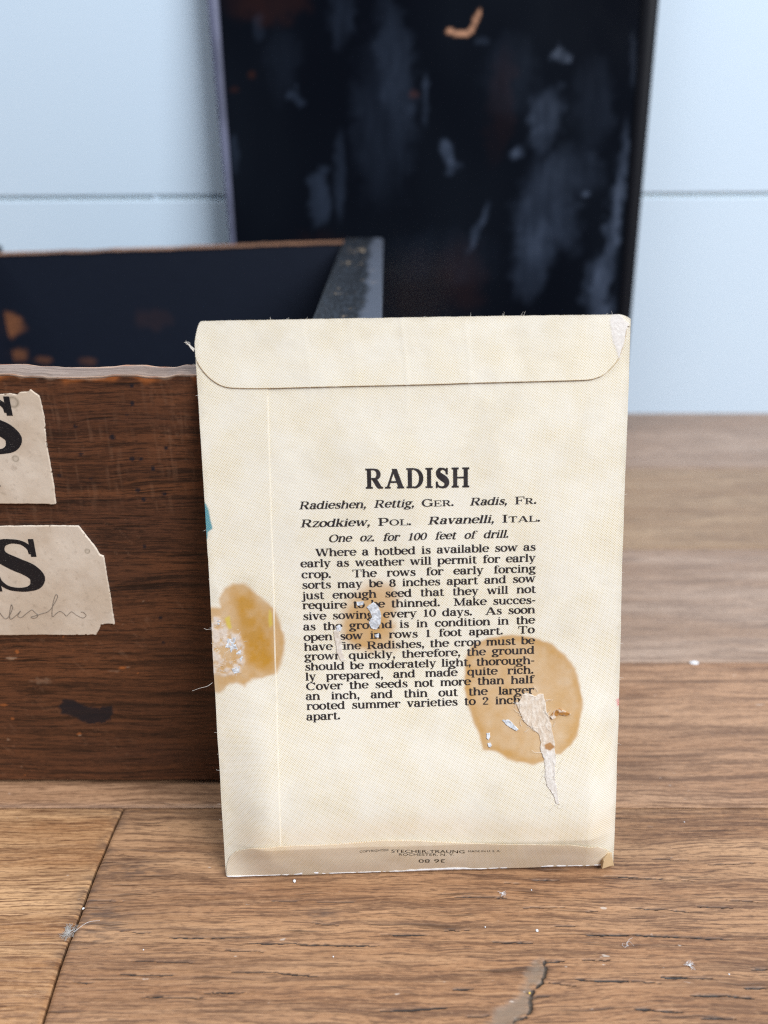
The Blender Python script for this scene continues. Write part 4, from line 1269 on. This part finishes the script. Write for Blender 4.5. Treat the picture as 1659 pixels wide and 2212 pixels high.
# turned-in right corner of the foot
cr = pkp([(1296, 1868), (1300, 1852), (1312, 1838), (1320, 1840), (1325, 1868)])
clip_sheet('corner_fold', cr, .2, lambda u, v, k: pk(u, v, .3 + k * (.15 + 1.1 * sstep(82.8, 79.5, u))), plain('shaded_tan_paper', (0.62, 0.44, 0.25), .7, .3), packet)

# ---- printing
t = NT('printing_ink')
nf = t.noise(t.mapv(t.obj(), (5200, 5200, 5200)), 1.0, 3, .6)
nb = t.noise(t.mapv(t.obj(), (260, 260, 260)), 1.0, 3, .6)
c_ = t.mix(t.ss(nb, .4, .7), (0.022, 0.017, 0.018), (0.040, 0.033, 0.036))
c_ = t.mix(t.ss(nf, .63, .78), c_, (0.30, 0.27, 0.22))
M_print = t.out(c_, .55, .3)


def pk_ink(u, v, k):
    tfv = np.interp(u, TFU, TFV)
    return pk(u, v, .055 + k * .0025)


def line_setup(p0, p1):
    a, b = pkp([p0, p1])
    mmpx = np.linalg.norm(b - a) / math.dist(p0, p1)
    d = (b - a) / np.linalg.norm(b - a)
    return a, np.linalg.norm(b - a), d, mmpx


def layout(words, total, sx, slant, space=None, dbl=True):
    """words: list of runs; a run is (text, x scale, y scale, slant)."""
    wl = []
    for w in words:
        wl.append(sum((GL[c][0]) * sxx * sx for run, sxx, syy, sl_ in w for c in run))
    gaps = [1.0] * (len(words) - 1)
    for i, w in enumerate(words[:-1]):
        if dbl and w[-1][0].endswith('.'):
            gaps[i] = 2.1
    free = total - sum(wl)
    if space is not None:
        gp = [space * g for g in gaps]
    else:
        gp = [free * g / max(1e-6, sum(gaps)) for g in gaps]
    items, x = [], 0.0
    for i, w in enumerate(words):
        for run, sxx, syy, sl_ in w:
            for c in run:
                items.append((c, x, sx * sxx, syy, sl_))
                x += GL[c][0] * sx * sxx
        if i < len(gp):
            x += gp[i]
    return items


def set_line(ink, p0, p1, words, xh_px, sx=1.0, space=None, dbl=True):
    a, L, d, mmpx = line_setup(p0, p1)
    s = xh_px * mmpx / 95.0
    items = layout(words, L / s, sx, 0, space, dbl)
    ink.text(items, lambda x, y: (a[0] + x * s * d[0], a[1] + x * s * d[1] + y * s))


def roman(line):
    return [[(w, 1, 1, 0)] for w in line.split()]


def ital(w):
    return [(w, .92, 1, .26)]


def smallcap(w):
    return [(w[0], 1, 1, 0), (w[1:-1], .78, .78, 0), ('.', 1, 1, 0)]


ST.update(S=35.0, H=14.0, T=14.0)
ink = Ink()
a, L, d, mmpx = line_setup((787, 1055.8), (1017, 1052.6))
nat = sum(GL[c][0] for c in 'RADISH')
s = 42.5 * mmpx / (148 * .86)
ink.text([(c, x + .04 * GL[c][0] * k, k * .92, y_, z_) for c, x, k, y_, z_ in layout([[('RADISH', 1, 1, 0)]], 0, L / s / nat, 0)], lambda x, y: (a[0] + x * s * d[0], a[1] + x * s * d[1] + y * s))
ink.build('title_lettering', pk_ink, M_print, packet)

ST.update(S=27.0, H=12.0, T=11.5)
ink = Ink()
set_line(ink, (645, 1100.2), (1159, 1088.2), [ital('Radieshen,'), ital('Rettig,'), smallcap('GER.'), ital('Radis,'), smallcap('FR.')], 12.4, 1.25)
set_line(ink, (648, 1139.2), (1167, 1126.4), [ital('Rzodkiew,'), smallcap('POL.'), ital('Ravanelli,'), smallcap('ITAL.')], 12.6, 1.36)
set_line(ink, (709, 1171.2), (1098, 1161.3), [ital(w) for w in 'One oz. for 100 feet of drill.'.split()], 12.4, 1.14, None, False)
ink.build('language_lines', pk_ink, M_print, packet)

BODY = [('Where a hotbed is available sow as', 681.7, 1202, 1157.4, 1189.3), ('early as weather will permit for early', 649.7, 1225.7, 1157.4, 1213), ('crop. The rows for early forcing', 652, 1249.4, 1157.4, 1235.9),
        ('sorts may be 8 inches apart and sow', 652.5, 1272, 1156.7, 1257.4), ('just enough seed that they will not', 653.3, 1294.8, 1157.4, 1280.3), ('require to be thinned. Make succes-', 653.7, 1315.8, 1157.4, 1303.7), ('sive sowing, every 10 days. As soon', 654.4, 1339.4, 1156.3, 1324.5),
        ('as the ground is in condition in the', 655.2, 1361.9, 1155.6, 1346.7), ('open sow in rows 1 foot apart. To', 656.3, 1384.5, 1154.9, 1367.4), ('have fine Radishes, the crop must be', 657.3, 1405.6, 1155.2, 1391), ('grown quickly, therefore, the ground', 658, 1426.3, 1154.9, 1411.8),
        ('should be moderately light, thorough-', 658.8, 1448.5, 1155.2, 1434), ('ly prepared, and made quite rich.', 659.9, 1470, 1152.7, 1454.7), ('Cover the seeds not more than half', 661, 1491, 1153.4, 1475.4), ('an inch, and thin out the larger', 660.6, 1512.2, 1153.8, 1498.3), ('rooted summer varieties to 2 inch', 662.4, 1533.6, 1125.4, 1519.8)]
a, L, d, mmpx = line_setup((649.7, 1225.7), (1157.4, 1213))
s = 12.6 * mmpx / 95
SX = L / s / (sum(GL[c][0] for c in 'earlyasweatherwillpermitforearly') + 6 * 84)
ink = Ink()
for txt, x0, y0, x1, y1 in BODY:
    set_line(ink, (x0, y0), (x1, y1), roman(txt), 12.6, SX)
set_line(ink, (662, 1556.5), (738, 1553.2), roman('apart.'), 12.6, SX)
ink.build('directions_text', pk_ink, M_print, packet)


def sans_text(name, rows):
    Vs, Fs, b = [], [], 0
    for k, (txt, p0, p1, hpx, turned) in enumerate(rows):
        cu = bpy.data.curves.new('tmp_text', 'FONT')
        cu.body = txt
        cu.resolution_u = 3
        to = bpy.data.objects.new('tmp_text', cu)
        COL.objects.link(to)
        me = to.to_mesh()
        n = len(me.vertices)
        co = np.empty(n * 3); me.vertices.foreach_get('co', co)
        co = co.reshape(-1, 3)[:, :2]
        Fl = [[v + b for v in p.vertices] for p in me.polygons]
        to.to_mesh_clear()
        bpy.data.objects.remove(to); bpy.data.curves.remove(cu)
        mn, mx = co.min(0), co.max(0)
        q = (co - mn) / (mx - mn)
        if turned:
            q = 1 - q
        A, B = np.array(p0, float), np.array(p1, float)
        P = A + (B - A) * q[:, :1] + np.array([0, -1.0]) * q[:, 1:] * hpx
        u, v = pk_inv(P[:, 0], P[:, 1])
        Vs.append(pk(u, v, BFL(u, v) + .03)); Fs += Fl; b += n
    return mesh_obj(name, np.concatenate(Vs), Fs, M_imprint, packet, smooth=False)


M_imprint = plain('imprint_ink', srgb(74, 66, 52), .6, .3)
sans_text('imprint_text', [('COPYRIGHTED', (777, 1839.5), (839, 1835.5), 4.6, 0), ('MADE IN U. S. A.', (1011, 1838.5), (1080, 1837.5), 4.2, 0), ('ROCHESTER, N. Y.', (861.5, 1846.5), (981, 1847.5), 6.0, 0), ('36 80', (904, 1861.5), (961, 1861), 7.6, 1)])
M_imprint = plain('imprint_ink_dark', srgb(34, 30, 26), .6, .3)
sans_text('imprint_name', [('STECHER-TRAUNG', (845.6, 1839), (1003, 1841), 6.6, 0)])

# ---- torn paper, dried glue, loose fibres
t = NT('fluffy_torn_paper')
nf = t.noise(t.mapv(t.obj(), (1500, 1500, 500)), 1.0, 5, .65)
n2 = t.noise(t.mapv(t.obj(), (220, 220, 220)), 1.0, 3, .6)
c_ = t.mix(t.ss(nf, .35, .7), (0.64, 0.52, 0.41), (0.80, 0.72, 0.63))
c_ = t.mix(t.attr('white'), c_, t.mix(t.ss(nf, .35, .7), (0.70, 0.64, 0.58), (0.85, 0.81, 0.77)))
c_ = t.mix(t.attr('brown'), c_, srgb(170, 118, 60))
t.bump(nf, .6, .0004)
M_fluff = t.out(c_, .85, .15)
TP = pkp([C6(a, b) for a, b in [(690, 740), (720, 690), (760, 650), (800, 665), (840, 690), (885, 672), (920, 670), (945, 750), (950, 830), (975, 880), (1000, 1000), (1030, 1110), (1025, 1170), (1042, 1290), (1030, 1420), (1050, 1560), (1075, 1700), (1045, 1690), (1000, 1590), (955, 1530), (935, 1400), (925, 1280), (890, 1170), (905, 1120), (880, 1040), (800, 980), (740, 930), (700, 830), (660, 740)]])
BRN = pkp([C6(a, b) for a, b in [(930, 1140), (985, 1118), (1030, 1160), (985, 1195), (940, 1180)]])
vm = pkp([C6(960, 1180)])[0, 1]
clip_sheet('torn_strip', TP, .16, lambda u, v, k: pk(u, v, .03 + k * (.04 + .14 * fbm(u / 1.2, v / 2.2, 5, 4))), M_fluff, packet,
           {'white': lambda u, v: sstep(vm + 1, vm - 1.5, v), 'brown': lambda u, v: sstep(.15, -.15, sdf(BRN, u, v)) * .9}, .22, 9)
t = NT('dried_glue')
nf = t.noise(t.mapv(t.obj(), (1400, 1400, 1400)), 1.0, 4, .6)
t.bump(nf, .5, .0004)
M_glue = t.out(t.mix(t.ss(nf, .35, .7), (0.50, 0.53, 0.58), (0.84, 0.87, 0.92)), .28, .6)
GLUE = [(C4, [(520, 60), (560, 30), (590, 60), (605, 110), (600, 160), (575, 195), (545, 185), (530, 150), (552, 120), (540, 90)]), (C4, [(335, 175), (360, 165), (372, 185), (362, 205), (345, 208)]),
        (C6, [(540, 912), (600, 908), (640, 945), (692, 1000), (670, 1012), (620, 985), (570, 950)]), (C6, [(392, 1035), (420, 1030), (428, 1070), (410, 1095), (392, 1080)]), (C6, [(400, 1128), (432, 1122), (440, 1150), (425, 1166), (405, 1158)]),
        (C5, [(315, 680), (345, 700), (398, 680), (388, 730), (412, 790), (372, 780), (352, 822), (340, 772), (288, 770), (322, 730)]), (C5, [(395, 820), (440, 790), (460, 850), (440, 900), (420, 850)]), (C5, [(360, 960), (430, 930), (425, 985), (380, 1000)]), (C5, [(230, 540), (260, 535), (265, 560), (240, 575)]),
        (C4, [(455, 30), (500, 25), (498, 48), (465, 52)]), (C4, [(565, 225), (592, 215), (590, 240), (570, 240)])]
for i, (cv, pts) in enumerate(GLUE):
    po = pkp([cv(*p) for p in pts])
    clip_sheet('dried_glue', po, .10, lambda u, v, k: pk(u, v, .03 + k * (.04 + .18 * fbm(u / .5, v / .5, 15 + i, 3))), M_glue, packet, None, .10, 30 + i)
# translucent skin of glue and paper over a few words, pinkish scraps
SK = [(C4, [(325, 205), (350, 190), (365, 250), (375, 330), (395, 375), (365, 380), (340, 320)])]
for i, (cv, pts) in enumerate(SK):
    po = pkp([cv(*p) for p in pts])
    clip_sheet('paper_skin', po, .12, lambda u, v, k: pk(u, v, .03 + k * (.05 + .12 * fbm(u / .6, v / .6, 25, 3))), M_fluff, packet, {'white': lambda u, v: 0 * u + .6, 'brown': lambda u, v: 0 * u}, .2, 50)
SCR = pkp([C6(a, b) for a, b in [(985, 880), (1020, 830), (1070, 805), (1130, 830), (1175, 855), (1120, 870), (1070, 860), (1010, 900)]])
clip_sheet('torn_scrap', SCR, .12, lambda u, v, k: pk(u, v, .03 + k * (.06 + .4 * fbm(u / .7, v / .7, 27, 3))), M_fluff, packet, {'white': lambda u, v: 0 * u + .1, 'brown': lambda u, v: sstep(.35, .6, fbm(u / .8, v / .8, 29, 3))}, .15, 60)

rng = random.Random(5)
M_fib = plain('pale_paper_fibre', (0.80, 0.76, 0.70), .8, .2)


def fibre(u, v, ang, L, lift0=.1, curl=.6, out=.5):
    pts, x, y, l = [], u, v, lift0
    for k in range(8):
        pts.append(pk(np.array(x), np.array(y), l))
        ang += rng.uniform(-curl, curl)
        x += math.cos(ang) * L / 7; y += math.sin(ang) * L / 7
        l += out * L / 7 * rng.uniform(0, .6)
    return np.array(pts)


fl = []
b0, b1 = TORN1.min(0), TORN1.max(0)
while len(fl) < 70:
    u, v = rng.uniform(b0[0], b1[0]), rng.uniform(b0[1], b1[1])
    if u > .1 and sdf(TORN1, np.array([u]), np.array([v]))[0] < .2:
        fl.append(fibre(u, v, rng.uniform(0, 6.3), rng.uniform(.6, 1.8), .05, .7, .35))
tubes('fuzz', fl, M_fib, .000035, .00002, packet, 4)['kind'] = 'stuff'
fl = []
for i in range(46):
    u, v = TP[rng.randrange(len(TP))]
    fl.append(fibre(u + rng.uniform(-.5, .5), v + rng.uniform(-.9, .9), rng.uniform(0, 6.3), rng.uniform(.8, 2.4), .2, .5, .25))
tubes('fuzz', fl, M_fib, .000035, .00002, packet, 4)['kind'] = 'stuff'
# loose thread tufts at the left edge and a long hair
tuft = pkp([C1(108, 298), C1(90, 275), C1(70, 255), C1(52, 240)])
fl = []
for k in range(7):
    j = lambda: rng.uniform(-.25, .25)
    fl.append(smooth_path([pk(np.array(q[0] + j()), np.array(q[1] + j()), .1 + .2 * i) for i, q in enumerate(tuft[:rng.choice([3, 4, 4])])], 5))
tubes('thread_tuft', fl, M_fib, .00007, .00003, packet, 4)
hair = pkp([C5(192, 1078), C5(150, 1105), C5(90, 1118), C5(20, 1140)])
tubes('loose_hair', [smooth_path([pk(np.array(q[0]), np.array(q[1]), .1 + .2 * i) for i, q in enumerate(hair)], 8)], M_fib, .00004, .00002, packet, 4)
fl = []
for k in range(34):
    e = rng.random()
    if e < .5:
        u = rng.uniform(1, 82); v = float(vtop(np.array(u))); an = rng.uniform(.3, 2.8)
    else:
        u = rng.choice([0.05, PW - .05]); v = rng.uniform(10, 112); an = math.pi * (u < 1) + rng.uniform(-.8, .8)
    fl.append(fibre(u, v, an, rng.uniform(.25, .9), .0, .5, .1))
tubes('edge_fuzz', fl, M_fib, .000025, .000012, packet, 4)['kind'] = 'stuff'

# ------------------------------------------------------------------ crumbs and lint on the table
M_white = plain('white_crumb', (0.82, 0.83, 0.86), .5, .4)
M_yel = plain('yellow_crumb', (0.75, 0.50, 0.10), .5, .4)
M_lint = plain('grey_lint', (0.42, 0.40, 0.38), .9, .1)


def crumb(name, px, py, r, mat, squash=.6, stretch=1.0):
    x, y = T2(px, py)
    n, m = 10, 7
    th = np.linspace(0, 2 * math.pi, n, endpoint=False)
    V = []
    sd = rng.randrange(999)
    for j in range(m):
        ph = math.pi * (j + .02) / (m - .96)
        for a in th:
            d = np.array([math.sin(ph) * math.cos(a), math.sin(ph) * math.sin(a), math.cos(ph)])
            k = r * (.6 + .8 * float(fbm(d[0] * 2 + 5, d[1] * 2 + d[2] * 3 + 5, sd, 3)))
            V.append((x + d[0] * k * stretch, y + d[1] * k, r * squash * .75 + d[2] * k * squash))
    i = np.arange(m * n).reshape(m, n)
    F = np.stack([i[:-1], i[1:], np.roll(i, -1, 1)[1:], np.roll(i, -1, 1)[:-1]], -1).reshape(-1, 4)
    return mesh_obj(name, V, F, mat)


def feather(name, px, py, n, L, mat, r=.00004):
    x, y = T2(px, py)
    ps = []
    for k in range(n):
        a = rng.uniform(0, 6.3)
        p = np.array([x, y, .0002]); pts = [p.copy()]
        for q in range(6):
            a += rng.uniform(-1.3, 1.3)
            p = p + np.array([math.cos(a), math.sin(a), rng.uniform(-.1, .35)]) * L / 6
            p[2] = max(p[2], .00012)
            pts.append(p.copy())
        ps.append(smooth_path(pts, 3))
    return tubes(name, ps, mat, r, r * .5, None, 4)


GR = 'crumbs scattered on the planks'
tag(crumb('crumb', 636, 1904, .00042, M_white, .5, .8), 'white chip lying just in front of the packet, left of its middle', 'crumb', GR)
tag(crumb('crumb', 1160, 2011, .00030, M_white), 'round white crumb lying alone in front of the packet above the chipped hollow', 'crumb', GR)
tag(crumb('crumb', 1144, 2146, .00022, M_yel), 'tiny yellow grain lying in the chipped hollow of the plank', 'crumb', GR)
tag(crumb('crumb', 1500, 1433, .0009, M_white, .3, 1.6), 'white flake lying on the table right of the packet, farthest back', 'crumb', GR)
for px, py in ((1148, 1923), (1048, 2003), (1478, 1776), (1575, 2105), (310, 2052), (720, 2067)):
    tag(crumb('speck', px, py, .00014, M_white), 'tiny white speck lying on the brown front plank', 'speck', 'white specks on the front plank')
tag(feather('lint', 1085, 1931, 12, .0011, M_white, .00003), 'small white tuft of lint below the middle of the packet foot', 'lint')
tag(feather('lint', 1490, 2088, 16, .0013, M_white, .00003), 'white fuzzy lint lying near the right end of a dark crack', 'lint')
tag(feather('lint', 1357, 2045, 3, .0024, M_white, .00003), 'thin pale thread curled on the plank right of the chipped hollow', 'lint')
fb2 = feather('fluff_ball', 150, 2016, 46, .0021, M_lint, .00005)
tag(fb2, 'grey ball of fluff caught in the slanting joint between planks', 'fluff')
x0, y0 = T2(160, 2016); x1, y1 = T2(216, 1990); x2, y2 = T2(197, 1972)
tag(tubes('hair', [smooth_path([(x0, y0, .0004), ((x0 + x1) / 2, (y0 + y1) / 2 + .0006, .0006), (x1, y1, .0002)], 10)], M_white, .00004, .00002), 'fine white hair reaching right from the ball of fluff', 'hair')
tag(crumb('crumb', 180, 1963, .00026, M_white, .5), 'small white crumb sitting in the slanting joint between planks', 'crumb', GR)
